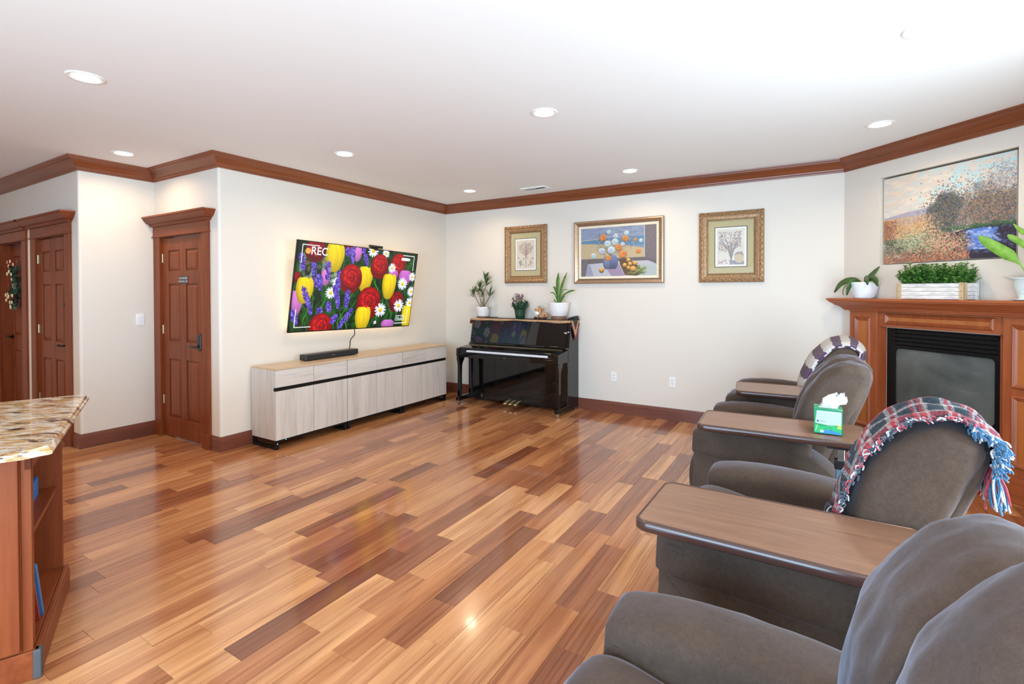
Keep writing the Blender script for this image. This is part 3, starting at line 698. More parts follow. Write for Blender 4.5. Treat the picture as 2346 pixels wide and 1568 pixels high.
def botanical(seed, kind):
    random.seed(seed); A = Art(330, 420, (.90, .86, .78)); A.grain(.008)
    br = (.55, .42, .40); fol = ((.66, .48, .42), (.58, .40, .36), (.74, .58, .48), (.50, .42, .42)) if kind == 'a' else ((.66, .44, .34), (.74, .52, .38), (.48, .36, .38), (.58, .40, .34), (.30, .28, .32))
    if kind == 'a':
        A.line([(.53, .04), (.51, .30), (.53, .62), (.52, .8)], .016, br)
        tips = [(U(.12, .92), U(.48, .92)) for _ in range(30)]
        for x, y in tips: A.line([(.52, U(.36, .5)), ((x+.52)/2, (y+.5)/2), (x, y)], .004, br)
        for i in range(420):
            a = U(0, 2*PI); q = U(0, 1)**.5; x, y = .52+.40*q*math.cos(a), .71+.215*q*math.sin(a)
            A.ell(x, y, U(.012, .024), U(.006, .011), random.choice(fol), U(0, 3), al=.85, soft=.3)
        for i in range(16): a = U(.6, 2.5); A.line([(.22, .08), (.22+.13*math.cos(a), .08+.22*math.sin(a))], .010, (.50, .58, .46), .85)
        for i in range(16): x = U(.68, .92); A.line([(.8, .07+U(0, .22)), (x, .12+U(.0, .24))], .009, (.66, .54, .44), .8)
        for q in ((.12, .38), (.40, .36), (.62, .38), (.90, .35)): [A.ell(q[0]+U(-.05, .05), q[1]+U(-.03, .03), .022, .012, (.52, .30, .38), U(0, 3)) for _ in range(6)]
        A.ell(.66, .12, .035, .05, (.66, .52, .42)); [A.ell(.35+U(-.05, .07), .13+U(-.04, .04), .018, .012, (.70, .48, .40), U(0, 3)) for _ in range(10)]
    else:
        A.poly([(.48, 0), (.44, .14), (.56, .14), (.58, 0)], (.50, .46, .46)); A.poly([(.62, 0), (.52, .12), (.98, .10), (.98, 0)], (.45, .42, .42))
        A.ell(.80, .18, .17, .17, (.80, .68, .48), .2); A.poly([(.6, .25), (.72, .35), (.92, .36), (.97, .24), (.8, .3)], (.56, .48, .40))
        for i in range(26): x, y = U(.08, .92), U(.5, .9); A.line([(.52, .12), (.3*x+.36, .42), (x, y)], .006, (.40, .36, .38))
        for i in range(560):
            x = U(.06, .88); y = U(.36, .92) if x < .62 else U(.5, .92)
            if random.random() < .85: A.ell(x, y, U(.010, .026), U(.008, .015), random.choice(fol[3:] if x < .22 else fol), U(0, 3), al=.9, soft=.25)
        for i in range(30): A.ell(U(.05, .36), U(.04, .18), .03, .012, random.choice(((.78, .55, .55), (.52, .32, .38), (.84, .70, .68))), U(0, 3))
    A.gain = .88; return A
M['bot_a'] = print_mat('botanical_tree_picture', botanical(3, 'a'), 0.25, coat=1.0)
M['bot_b'] = print_mat('botanical_bush_picture', botanical(4, 'b'), 0.25, coat=1.0)
random.seed(21)
G = random.gauss
ls = Art(900, 660, (.80, .80, .78))
for i in range(900):   # generic autumn landscape made of dabs
    x, y = random.random(), U(.52, 1); c = random.choice(((.82, .78, .74), (.88, .80, .74), (.72, .84, .86), (.66, .84, .88)) if x+U(-.2, .2) > .42 else ((.86, .78, .72), (.90, .84, .76), (.80, .80, .78)))
    ls.ell(x, y, U(.02, .05), U(.006, .014), c, U(-.2, .4), al=.6, soft=.5)
ls.poly([(0, .40), (0, .53), (.2, .57), (.45, .60), (.6, .56), (.6, .4)], (.66, .64, .70))
def dabs(n, fx, fy, cols, r=(.003, .009), al=.7, an=(0, 3)):
    for _ in range(int(n*1.7)): ls.ell(fx(), fy(), U(*r), U(r[0]*.5, r[1]*.5), random.choice(cols), U(*an), al=al, soft=.3)
for i in range(70): ls.ell(G(.53, .05), G(.50, .09), U(.03, .06), U(.03, .05), random.choice(((.24, .26, .24), (.30, .32, .32), (.36, .36, .40))), U(0, 3), al=.5, soft=.6)
for i in range(110): ls.ell(G(.86, .09), G(.48, .10), U(.03, .07), U(.03, .05), random.choice(((.40, .36, .34), (.34, .34, .38), (.52, .42, .36))), U(0, 3), al=.5, soft=.6)
for i in range(60): ls.ell(U(.0, .5), U(.28, .46), U(.03, .06), U(.02, .04), random.choice(((.74, .58, .40), (.80, .68, .52), (.66, .54, .44))), U(0, 3), al=.6, soft=.6)
dabs(1500, lambda: U(0, .5), lambda: U(.26, .52), ((.86, .62, .38), (.82, .70, .52), (.90, .76, .56), (.62, .54, .50), (.72, .58, .44)))
dabs(700, lambda: abs(G(0, .06)), lambda: U(.24, .50), ((.66, .42, .28), (.35, .30, .34), (.80, .56, .36)))
dabs(1700, lambda: G(.53, .075), lambda: G(.50, .13), ((.20, .20, .22), (.30, .34, .26), (.38, .38, .46), (.52, .48, .36), (.24, .30, .26), (.46, .42, .52)))
dabs(2200, lambda: G(.84, .12), lambda: G(.50, .13), ((.60, .46, .38), (.36, .36, .34), (.30, .34, .42), (.74, .54, .42), (.26, .28, .28), (.50, .52, .44)))
dabs(500, lambda: G(.92, .07), lambda: G(.78, .08), ((.78, .74, .66), (.66, .64, .62), (.50, .50, .62)))
for i in range(60): ls.ell(U(0, .68), U(0, .24), U(.03, .06), U(.02, .04), random.choice(((.34, .34, .30), (.44, .42, .34), (.50, .36, .32))), U(0, 3), al=.6, soft=.6)
ls.poly([(.45, 0), (.50, .26), (.75, .33), (1, .33), (1, 0)], (.18, .17, .24))
dabs(800, lambda: U(.66, 1), lambda: U(.06, .30), ((.14, .12, .18), (.22, .20, .32), (.30, .34, .52), (.18, .14, .16)), (.006, .02), an=(-.1, .1))
dabs(420, lambda: G(.78, .04), lambda: U(.10, .30), ((.42, .56, .84), (.62, .72, .90), (.30, .44, .76)), (.008, .02), an=(-.1, .1))
dabs(300, lambda: U(.5, 1), lambda: G(.33, .012), ((.18, .32, .22), (.26, .40, .26)))
dabs(1500, lambda: U(0, .68), lambda: U(.0, .27), ((.26, .30, .26), (.48, .52, .38), (.34, .28, .34), (.62, .60, .44), (.20, .22, .24)))
dabs(900, lambda: G(.28, .10), lambda: G(.22, .06), ((.80, .74, .60), (.44, .58, .42), (.88, .80, .70), (.30, .44, .32)))
dabs(700, lambda: G(.52, .10), lambda: G(.17, .07), ((.86, .50, .44), (.90, .62, .54), (.86, .80, .62), (.50, .56, .36)))
dabs(1100, lambda: U(0, .70), lambda: abs(G(.03, .05)), ((.80, .36, .28), (.86, .54, .42), (.62, .32, .28), (.80, .66, .50), (.44, .42, .32), (.34, .32, .30)))
M['landscape'] = print_mat('landscape_picture', ls, 0.65)

def quad(x0, x1, y, z0, z1, name, mat, parent, **k):
    return MB().add([(x0, y, z0), (x1, y, z0), (x1, y, z1), (x0, y, z1)], [(0, 1, 2, 3)]).build(name, mat, parent, uv=lambda c: ((c.x-x0)/(x1-x0), (c.z-z0)/(z1-z0)), **k)

# ================================================================ landscape canvas in the niche
FP = (4.912, 0, 0); FR = R(-45)
cv = thing('canvas_painting', FP, FR, 'large unframed canvas of an autumn garden and water in the wall niche above the mantel', 'painting')
MB().box((.378, -.0-.0+.024, 1.714), (1.356, .060, 2.468)).build('canvas_body', plain('canvas_edge', (.62, .55, .42), .8), cv, bevel=.003)
quad(.379, 1.355, .0235, 1.716, 2.466, 'picture', M['landscape'], cv)
# ================================================================ fireplace
fp = thing('fireplace', FP, FR, 'reddish wooden fireplace surround with black gas insert across the room corner', 'fireplace')
mp = [(0, 1.295), (.020, 1.295), (.022, 1.305), (.034, 1.309), (.034, 1.317), (.050, 1.330), (.056, 1.337), (.070, 1.340), (.078, 1.350), (.104, 1.372), (.112, 1.376), (.112, 1.385), (.122, 1.388), (.122, 1.405), (0, 1.405)]
m_ = MB(); sweep(m_, [(.115, .0), (.115, -.08), (1.62, -.08), (1.62, .0)], mp); m_.box((.10, -.081, 1.375), (1.64, -.001, 1.4045)); m_.build('mantel_shelf', M['fire_x'], fp)
def moulded(mb_name, x0, x1, z0, z1, y, parent, w_=.036, d=.016):
    """picture-frame moulding with raised flat panel"""
    pr = [(0, 0), (.004, .010), (.010, d), (.016, .011), (.019, .014), (.026, .008), (.032, .004), (w_, 0)]
    mb = MB(); rings = []
    for o_, dd_ in pr:
        rings.append([(x0+o_, y-dd_, z0+o_), (x1-o_, y-dd_, z0+o_), (x1-o_, y-dd_, z1-o_), (x0+o_, y-dd_, z1-o_)])
    mb.loft(rings, cap=False); mb.build(mb_name, M['fire_z'], parent)
    MB().box((x0+w_-.004, y-.003, z0+w_-.004), (x1-w_+.004, y+.002, z1-w_+.004)).build('panel', M['fire_panel'], parent, bevel=.001)
for a, b in ((.125, .395), (1.335, 1.605)):
    pil = MB(); pil.box((a, -.065, .17), (b, 0, 1.297)); pil = pil.build('pilaster', M['fire_z'], fp, bevel=.003)
    moulded('panel_moulding', a+.055, b-.055, .795, 1.235, -.065, pil); moulded('panel_moulding', a+.055, b-.055, .245, .745, -.065, pil)
    MB().box((a-.012, -.082, 0), (b+.012, 0, .175)).build('plinth_block', M['fire_x'], pil, bevel=.004)
    MB().box((a-.004, -.072, 1.285), (b+.004, 0, 1.300)).build('capital', M['fire_x'], pil, bevel=.002)
fr_ = MB(); fr_.box((.395, -.045, 1.158), (1.335, 0, 1.297)); fr_ = fr_.build('frieze', M['fire_x'], fp, bevel=.002)
moulded('panel_moulding', .455, 1.275, 1.182, 1.276, -.045, fr_, w_=.030)
jb = MB(); jb.box((.395, -.012, .0), (.432, 0.0, 1.158)); jb.box((1.288, -.012, 0), (1.335, 0.0, 1.158)); jb.box((.432, -.012, .0), (1.288, 0.0, .292)); jb.build('inner_surround', M['fire_z'], fp)
ins = MB(); 
for a, b, c, d in ((.432, .500, .292, 1.148), (1.262, 1.288, .292, 1.148), (.50, 1.262, .988, 1.0), (.50, 1.262, .425, .452)): ins.box((a, .004, c), (b, .06, d))
ins.box((.470, -.004, .985), (1.286, .03, 1.004)); ins = ins.build('insert_frame', M['blackmetal'], fp, bevel=.002)
MB().box((.425, .031, .285), (1.295, .034, .455)).box((.425, .031, .985), (1.295, .034, 1.155)).box((.425, .031, .455), (.50, .034, .985)).build('louvre_backing', M['dark'], ins)
for i in range(4): MB().box((.470, -.002+.002*i, 1.008+.034*i), (1.286, .03, 1.034+.034*i)).build('louvre_slat', M['blackmetal'], ins, bevel=.004)
for i in range(3): MB().box((.470, .004, .300+.042*i), (1.286, .03, .330+.042*i)).build('louvre_slat', M['blackmetal'], ins, bevel=.004)
def rrect(x0, x1, z0, z1, r, n=6):
    o = []
    for cx, cz, a0 in ((x1-r, z0+r, -PI/2), (x1-r, z1-r, 0), (x0+r, z1-r, PI/2), (x0+r, z0+r, PI)):
        for i in range(n+1): a = a0+PI/2*i/n; o.append((cx+r*math.cos(a), cz+r*math.sin(a)))
    return o
# door frame around the rounded glass
inner = rrect(.512, 1.252, .478, .976, .035); outer = rrect(.475, 1.285, .436, 1.000, .004)
dm = MB(); dm.loft([[(x, .0, z) for x, z in outer], [(x, -.006, z) for x, z in outer], [(x, -.006, z) for x, z in inner], [(x, .012, z) for x, z in inner]], cap=False); dm.build('glass_door_frame', M['blackmetal'], fp)
gt = NT('hazed_firebox_glass'); v = gt.coord(); n1 = gt.noise(v, 3, 3, .6, .8)
gt.set(Base_Color=gt.ramp(n1, [(.3, (.10, .115, .108)), (.7, (.19, .21, .20))]), Roughness=.25, Specular_IOR_Level=.9, Alpha=.72, Coat_Weight=.6, Coat_Roughness=.12)  # grey-green haze of reflections painted into the glass base colour
MB().prism_y(inner, .008, .012).build('glass', gt.m, fp)
fb = MB(); fb.add([(.425, .011, .285), (1.295, .011, .285), (1.295, .011, 1.155), (.425, .011, 1.155), (.52, .45, .34), (1.20, .45, .34), (1.20, .45, 1.10), (.52, .45, 1.10)], [(4, 5, 6, 7), (0, 1, 5, 4), (1, 2, 6, 5), (2, 3, 7, 6), (3, 0, 4, 7)])
fb.build('firebox', plain('firebox_lining', (.05, .048, .045), .8), fp)
lg = plain('ceramic_log', (.22, .15, .09), .85, bumpy=.8, scale=30, var=.5)
random.seed(5)
for p, q, r_ in (((.56, .16, .42), (1.18, .30, .46), .045), ((.60, .10, .43), (.80, .34, .60), .040), ((1.12, .10, .43), (.90, .34, .62), .040), ((.66, .22, .50), (1.10, .16, .52), .038), ((.80, .08, .41), (1.02, .10, .44), .030)):
    P_, Q_ = Vector(p), Vector(q); MB().tube([P_.lerp(Q_, t)+Vector((U(-.008, .008), 0, U(-.008, .008))) for t in (0, .25, .5, .75, 1)], [r_*U(.85, 1.1) for _ in range(5)], 10).build('log', lg, fp, smooth=True)

# ================================================================ framed pictures
gold = NT('carved_gilt'); v = gold.coord(); n2 = gold.noise(v, 70, 3)
gold.set(Base_Color=gold.ramp(n2, [(.3, (.20, .105, .045)), (.55, (.37, .215, .10)), (.8, (.52, .33, .17))]), Roughness=.42, Metallic=.35); M['gilt'] = gold.m
M['gilt_dark'] = plain('gilt_dark', (.14, .085, .045), .5, .2, var=.3)
M['champ'] = plain('champagne_gilt', (.50, .34, .22), .28, .65, var=.1); M['liner'] = plain('cream_liner', (.74, .66, .52), .6)
M['mat_olive'] = plain('olive_mat', (.42, .35, .15), .8, scale=200)
def rect_frame(mb, x0, x1, z0, z1, prof):
    """prof: (inset, depth towards the room)"""
    mb.loft([[(x0+o_, -d_, z0+o_), (x1-o_, -d_, z0+o_), (x1-o_, -d_, z1-o_), (x0+o_, -d_, z1-o_)] for o_, d_ in prof], cap=False)
def carved(x0, x1, z0, z1, img, label, mats):
    w_ = x1-x0; h = z1-z0
    r0 = thing('framed_print', (x0, 0, z0), 0, label, 'framed picture', 'framed pictures on the back wall')
    f = MB(); rect_frame(f, 0, w_, 0, h, [(0, 0), (0, .020), (.006, .028), (.030, .034), (.046, .026), (.052, .028), (.078, .022), (.082, .018), (.098, .014), (.098, .004)]); f.build('frame', M['gilt'], r0, bevel=.001, seg=1)
    orn = MB(); bead = MB()
    for (ax, L, fixed) in (('x', w_, .024), ('x', w_, h-.024), ('z', h, .024), ('z', h, w_-.024)):
        n = int(L/.030)
        for i in range(n):
            t = (i+.5)*L/n; s_ = .006 if i % 2 else -.006
            c = (t, -.033, fixed+s_) if ax == 'x' else (fixed+s_, -.033, t)
            rr = (.014, .007, .007) if ax == 'x' else (.007, .007, .014)
            orn.ball(c, rr, 6, 4)
            c2 = (t+.012, -.031, fixed-s_*1.4) if ax == 'x' else (fixed-s_*1.4, -.031, t+.012); orn.ball(c2, .006, 5, 4)
    for (ax, L, fixed) in (('x', w_, .088), ('x', w_, h-.088), ('z', h, .088), ('z', h, w_-.088)):
        n = int((L-.18)/.013)
        for i in range(n+1):
            t = .09+i*(L-.18)/n; bead.ball((t, -.018, fixed) if ax == 'x' else (fixed, -.018, t), .0045, 5, 4)
    orn.build('carved_ornament', M['gilt'], r0, smooth=True, kind='stuff'); bead.build('bead_row', M['gilt_dark'], r0, smooth=True, kind='stuff')
    mx, mz0, mz1 = mats
    MB().box((.09, -.006, .09), (w_-.09, -.002, h-.09)).build('mat_board', M['mat_olive'], r0)
    MB().box((mx-.008, -.0075, mz0-.008), (w_-mx+.008, -.006, mz1+.008)).build('inner_mat_line', M['dark'], r0)
    MB().box((mx, -.0085, mz0), (w_-mx, -.006, mz1)).build('paper', plain('print_paper', (.80, .77, .70), .7), r0)
    quad(mx+.018, w_-mx-.018, -.009, mz0+.018, mz1-.018, 'picture', img, r0)
    g = NT('picture_glass'); g.set(Base_Color=(1, 1, 1), Roughness=.02, Alpha=.10, Specular_IOR_Level=.5, Coat_Weight=0); MB().add([(.095, -.0125, .095), (w_-.095, -.0125, .095), (w_-.095, -.0125, h-.095), (.095, -.0125, h-.095)], [(0, 1, 2, 3)]).build('glazing', g.m, r0)
carved(1.039, 1.686, 1.588, 2.355, M['bot_a'], 'botanical tree print with olive mat in carved gilt frame above the piano', (.167, .175, .592))
carved(3.576, 4.220, 1.570, 2.331, M['bot_b'], 'botanical bush print in carved gilt frame, rightmost on the back wall', (.167, .170, .590))
x0, x1, z0, z1 = 2.077, 3.195, 1.571, 2.342; w_, h = x1-x0, z1-z0
r0 = thing('framed_painting', (x0, 0, z0), 0, 'oil painting of orange and white flowers in a vase, champagne frame, middle of back wall', 'framed picture', 'framed pictures on the back wall')
f = MB(); rect_frame(f, 0, w_, 0, h, [(0, 0), (0, .030), (.008, .038), (.020, .040), (.030, .032), (.046, .018), (.052, .016), (.056, .020), (.060, .016), (.060, .006)]); f.build('frame', M['champ'], r0, bevel=.001, seg=1)
f = MB(); rect_frame(f, .058, w_-.058, .058, h-.058, [(0, .004), (0, .018), (.006, .019), (.030, .012), (.032, .004)]); f.build('linen_liner', M['liner'], r0)
rp = MB()
for (ax, L, fixed) in (('x', w_, .055), ('x', w_, h-.055), ('z', h, .055), ('z', h, w_-.055)):
    n = int((L-.11)/.017)
    for i in range(n+1):
        t = .055+i*(L-.11)/n; rp.ball((t, -.022, fixed) if ax == 'x' else (fixed, -.022, t), (.0075, .005, .0055), 5, 4)
rp.build('rope_bead', M['gilt_dark'], r0, smooth=True, kind='stuff')
MB().box((.07, -.006, .07), (w_-.07, -.002, h-.07)).build('canvas', M['liner'], r0); quad(.088, w_-.088, -.0065, .088, h-.088, 'picture', M['still_life'], r0)

# outlets and switch
def plate(name, loc, rz, label, kind_):
    r0 = thing(name, loc, rz, label, 'outlet' if kind_ == 'o' else 'light switch', 'wall outlets' if kind_ == 'o' else None)
    MB().box((-.037, -.006, -.059), (.037, 0, .059)).build('cover_plate', M['white'], r0, bevel=.003)
    if kind_ == 'o':
        MB().box((-.017, -.008, -.034), (.017, -.006, .034)).build('socket_face', M['white'], r0, bevel=.001)
        for dz in (-.018, .018):
            s_ = MB(); s_.box((-.008, -.0085, dz), (-.005, -.008, dz+.010)); s_.box((.005, -.0085, dz), (.008, -.008, dz+.009)); s_.box((-.002, -.0085, dz-.008), (.002, -.008, dz-.004)); s_.build('slots', M['dark'], r0)
    else: MB().loft([[(-.017, -.006, -.033), (.017, -.006, -.033), (.017, -.006, .033), (-.017, -.006, .033)], [(-.016, -.007, -.032), (.016, -.007, -.032), (.016, -.013, .032), (-.016, -.013, .032)]]).build('rocker', M['white'], r0, bevel=.001)
plate('wall_outlet', (2.59, 0, .437), 0, 'white duplex outlet low on back wall, nearer the piano', 'o')
plate('wall_outlet', (3.287, 0, .437), 0, 'white duplex outlet low on back wall, nearer the recliners', 'o')
plate('light_switch', (-1.225, -3.428, 1.198), R(90), 'white rocker switch on the narrow wall left of the keypad door', 's')
# ceiling vent
r0 = thing('ceiling_vent', (1.74, -.43, HZ), 0, 'white slotted air vent in the ceiling near the back wall', 'vent')
f = MB(); 
f.loft([[(x, y, z) for x, y in ((-.17, -.08), (.17, -.08), (.17, .08), (-.17, .08))] for z in (0, -.010)]+[[(x, y, -.012) for x, y in ((-.145, -.055), (.145, -.055), (.145, .055), (-.145, .055))], [(x, y, -.001) for x, y in ((-.145, -.055), (.145, -.055), (.145, .055), (-.145, .055))]], cap=False); f.build('vent_frame', M['lampring'], r0)
MB().box((-.145, -.055, -.003), (.145, .055, -.001)).build('duct_opening', plain('vent_dark', (.12, .11, .09), .8), r0)
for i in range(9): MB().add([(-.145, -.05+i*.0125, -.010), (.02, -.05+i*.0125, -.010), (.02, -.042+i*.0125, -.003), (-.145, -.042+i*.0125, -.003)], [(0, 1, 2, 3)]).build('vent_slat', M['lampring'], r0)

# ================================================================ sideboard of three units
def unit(loc, label):
    r0 = thing('sideboard_cabinet', loc, R(90), label, 'cabinet', 'pale wood cabinets in a row under the television')
    W, D = .832, .40; zb, zt = .088, .760; th = .018
    c = MB(); c.box((0, -D+.020, zb), (th, -.02, zt-th)); c.box((W-th, -D+.020, zb), (W, -.02, zt-th)); c.box((th, -D+.02, zb), (W-th, -.02, zb+th)); c.box((th, -.03, zb), (W-th, -.02, zt-th)); c.build('carcass', M['ash_z'], r0, bevel=.001)
    box('cabinet_top', (0, -D, zt-th), (W, -.02, zt), M['ash_top'], r0, bevel=.001)
    box('handle_rail', (0.0, -D+.010, .548), (W, -D+.03, .580), M['blackmetal'], r0)
    for i in range(2):
        a = .002+i*W/2; b = a+W/2-.004
        box('drawer_front', (a, -D, .582), (b, -D+.018, .740), M['ash_x'], r0, bevel=.0012)
        box('cabinet_door', (a, -D, zb), (b, -D+.018, .546), M['ash_z'], r0, bevel=.0012)
    for a in (.006, W-.036):
        g = MB(); g.box((a, -D+.005, 0), (a+.03, -D+.035, zb)); g.box((a, -.055, 0), (a+.03, -.025, zb)); g.box((a, -D+.035, 0), (a+.03, -.055, .03)); g.build('leg_frame', M['blackmetal'], r0, bevel=.0015)
    box('base_rail', (.036, -D+.010, zb-.022), (W-.036, -D+.025, zb-.001), M['blackmetal'], r0)
    return r0
UY = [-3.003, -2.166, -1.329]
UL = ['pale wood cabinet with two doors, nearest unit at the left end of the row', 'pale wood cabinet with two doors, middle unit under the soundbar', 'pale wood cabinet with two doors, far unit next to the piano']
u0 = unit((0, UY[0], 0), UL[0])
for y, l in zip(UY[1:], UL[1:]): dup(u0, (0, y, 0), None, l)
led = emis('blue_light_dot', (.3, .7, 1.0), 3.0); s_ = MB(); s_.cyl_y((.021, -.397, .055), .004, .003, 8); s_.cyl_y((.11, -.392, .078), .004, .003, 8); s_.build('indicator_dot', led, u0)

# soundbar, cable, television
sb = thing('soundbar', (.165, -2.20, .760), R(90), 'black soundbar lying on the cabinets below the television', 'soundbar')
box('soundbar_body', (-.345, -.055, .006), (.345, .055, .068), M['black'], sb, bevel=.012, seg=3)
g = plain('speaker_grille', (.010, .010, .011), .6, bumpy=.5, scale=900); box('grille', (-.338, -.0565, .010), (.338, -.03, .064), g, sb, bevel=.008)
box('logo_badge', (-.02, -.0572, .034), (.02, -.0566, .037), M['nickel'], sb, bevel=0)
MB().box((-.30, -.04, 0), (-.26, .04, .007)).box((.26, -.04, 0), (.30, .04, .007)).build('rubber_foot', M['black'], sb)
def tvp(a, b): return None
tl, tr, bl, br = Vector((.225, -2.612, 2.006)), Vector((.225, -.850, 1.963)), Vector((.075, -2.664, 1.056)), Vector((.075, -.888, 1.030))
tc = (tl+tr+bl+br)/4; ex = ((tr-tl)+(br-bl)).normalized(); ez0 = ((tl-bl)+(tr-br)); ez = (ez0-ex*ez0.dot(ex)).normalized(); ey = ez.cross(ex)
TW, TH = 1.776, .962
tvr = thing('television', tc, 0, 'large flat television tilted down on the left wall, showing bright flowers', 'television')
tvr.matrix_world = Matrix(((ex.x, ey.x, ez.x, tc.x), (ex.y, ey.y, ez.y, tc.y), (ex.z, ey.z, ez.z, tc.z), (0, 0, 0, 1)))
hw, hh = TW/2, TH/2
MB().box((-hw, .004, -hh), (hw, .022, hh)).build('back_shell', M['black'], tvr, bevel=.003)
MB().box((-hw*.62, .022, -hh*.9), (hw*.62, .048, hh*.25)).build('rear_housing', M['black'], tvr, bevel=.01)
f = MB(); f.loft([[(-hw+o_, y, -hh+o_), (hw-o_, y, -hh+o_), (hw-o_, y, hh-o_), (-hw+o_, y, hh-o_)] for o_, y in ((0, .006), (0, 0), (.007, 0), (.007, .003))], cap=False); f.build('bezel', M['blackmetal'], tvr)
quad(-hw+.007, hw-.007, .002, -hh+.010, hh-.007, 'screen', M['tvpic'], tvr)
tx = bpy.data.curves.new('screen_text', 'FONT'); tx.body = 'REC'; tx.size = .118; tx.align_x = 'LEFT'
to = bpy.data.objects.new('screen_text', tx); COL.objects.link(to); to.parent = tvr; to.location = (-hw+TW*.094, .0015, -hh+TH*.858); to.rotation_euler = (R(90), 0, 0); tx.materials.append(emis('screen_white', (.93, .97, 1), 1.0))
tx.offset = .0015
ls_ = MB(); e_ = .012
for a, b in (((-hw*.93, .024, -hh*.93), (hw*.93, .030, -hh*.93+e_)), ((-hw*.93, .024, hh*.93-e_), (hw*.93, .030, hh*.93)), ((-hw*.93, .024, -hh*.93), (-hw*.93+e_, .030, hh*.93)), ((hw*.93-e_, .024, -hh*.93), (hw*.93, .030, hh*.93))): ls_.box(a, b)
ls_.build('backlight_strip', emis('warm_backlight', (1.0, .72, .38), 16.0), tvr)
MB().tube([(0, .045, -.05), (0, .11, -.05)], .05, 12).box((-.22, .048, -.15), (-.18, .07, .15)).box((.18, .048, -.15), (.22, .07, .15)).box((-.22, .07, -.03), (.22, .09, .03)).build('wall_bracket', M['blackmetal'], tvr)
wc = thing('webcam', tc+ex*.155+ez*(hh), 0, 'small black webcam clipped on top of the television', 'camera'); wc.rotation_euler = tvr.matrix_world.to_euler()
MB().box((-.105, -.012, .006), (.105, .02, .040)).build('webcam_body', M['black'], wc, bevel=.012, seg=3); MB().box((-.03, -.006, -.02), (.03, -.001, .01)).box((-.06, .024, -.02), (.06, .034, .02)).build('clip', M['black'], wc, bevel=.002)
MB().cyl_y((0, -.015, .022), .010, .004).build('lens', M['gloss'], wc)
MB().tube(catmull([(.10, -1.812, 1.05), (.11, -1.818, .98), (.075, -1.845, .92), (.09, -1.870, .84), (.072, -1.89, .765)], 6, False), .006, 6).build('power_cable', M['black'], None, smooth=True, label='black cable hanging from the television to the cabinets'); tag(bpy.data.objects['power_cable'], cat='cable')

# ================================================================ piano
pn = thing('upright_piano', (.65, -.02, 0), 0, 'black lacquered upright piano with a fringed runner on top, against back wall', 'piano')
W = 1.482; G_ = M['gloss']; bz = .004
for a, b in ((0, .042), (W-.042, W)):
    MB().prism_x([(0, .03), (0, 1.085), (-.215, 1.085), (-.268, .80), (-.300, .775), (-.31, .70), (-.31, .03)], a, b).build('side_panel', G_, pn, bevel=bz)
    arm = [(-.29, .765), (-.40, .752), (-.56, .738), (-.580, .730), (-.583, .632), (-.57, .62), (-.29, .62)]
    MB().prism_x(arm, a, b).build('key_cheek', G_, pn, bevel=bz)
    lg_ = [(.30-.31-.0, 0)]
    c = (a+b)/2
    lp = MB()
    for pr, wx in (((-.575, -.45, .62), .021), ((-.575, -.452, .59), .021), ((-.562, -.485, .545), .019), ((-.552, -.505, .50), .018), ((-.550, -.515, .30), .017), ((-.550, -.520, .095), .017)): pass
    prof = [(-.572, .62), (-.448, .62), (-.455, .585), (-.488, .545), (-.505, .50), (-.512, .10), (-.556, .10), (-.553, .50), (-.560, .545), (-.575, .59)]
    MB().prism_x(prof, c-.021, c+.021).build('leg', G_, pn, bevel=.003)
    MB().box((a-.006, -.585, .045), (b+.006, -.29, .098)).build('toe_block', G_, pn, bevel=.006)
    cs = MB(); cs.tube([(c-.012, -.55, .022), (c+.012, -.55, .022)], .021, 14); cs.box((c-.017, -.565, .028), (c+.017, -.53, .048)); cs.build('caster', M['nickel'], pn, smooth=False)
    cs = MB(); cs.tube([(c-.012, -.06, .022), (c+.012, -.06, .022)], .021, 14); cs.build('caster', M['nickel'], pn)
MB().box((.0, -.235, 1.085), (W, 0.0, 1.108)).build('lid', G_, pn, bevel=.005)
MB().prism_x([(-.222, 1.084), (-.205, 1.084), (-.262, .782), (-.279, .782)], .043, W-.043).build('upper_panel', G_, pn)
MB().prism_x([(-.31, .755), (-.36, .768), (-.46, .757), (-.545, .744), (-.549, .738), (-.549, .728), (-.31, .728)], .043, W-.043).build('fallboard', G_, pn, bevel=.003)
MB().box((.05, -.372, .7685), (W-.05, -.360, .7705)).build('hinge_strip', M['brass'], pn)
MB().box((.043, -.300, .757), (W-.043, -.262, .800)).build('music_ledge', G_, pn, bevel=.004)
MB().box((.043, -.572, .632), (W-.043, -.29, .668)).box((.043, -.566, .668), (W-.043, -.552, .688)).build('key_slip', G_, pn, bevel=.003)
MB().box((.043, -.553, .668), (.145, -.29, .728)).box((W-.145, -.553, .668), (W-.043, -.29, .728)).build('key_block', G_, pn, bevel=.002)
kb = MB(); n = 52
for i in range(n): kb.box((.148+i*(W-.296)/n, -.557, .690), (.148+(i+1)*(W-.296)/n-.0012, -.42, .713))
kb.build('keys', M['ivory'], pn, kind='stuff')
MB().box((.043, -.565, .618), (W-.043, -.05, .633)).build('keybed', G_, pn)
MB().box((.043, -.285, .115), (W-.043, -.265, .62)).box((.043, -.30, .05), (W-.043, -.265, .117)).build('lower_panel', G_, pn, bevel=.003)
MB().box((.043, -.02, .04), (W-.043, 0, 1.08)).build('back_panel', G_, pn)
MB().box((.05, -.26, .03), (W-.05, -.02, .05)).build('bottom_board', G_, pn)
MB().cyl_y((W/2, -.5735, .650), .006, .003).build('lock', M['nickel'], pn)
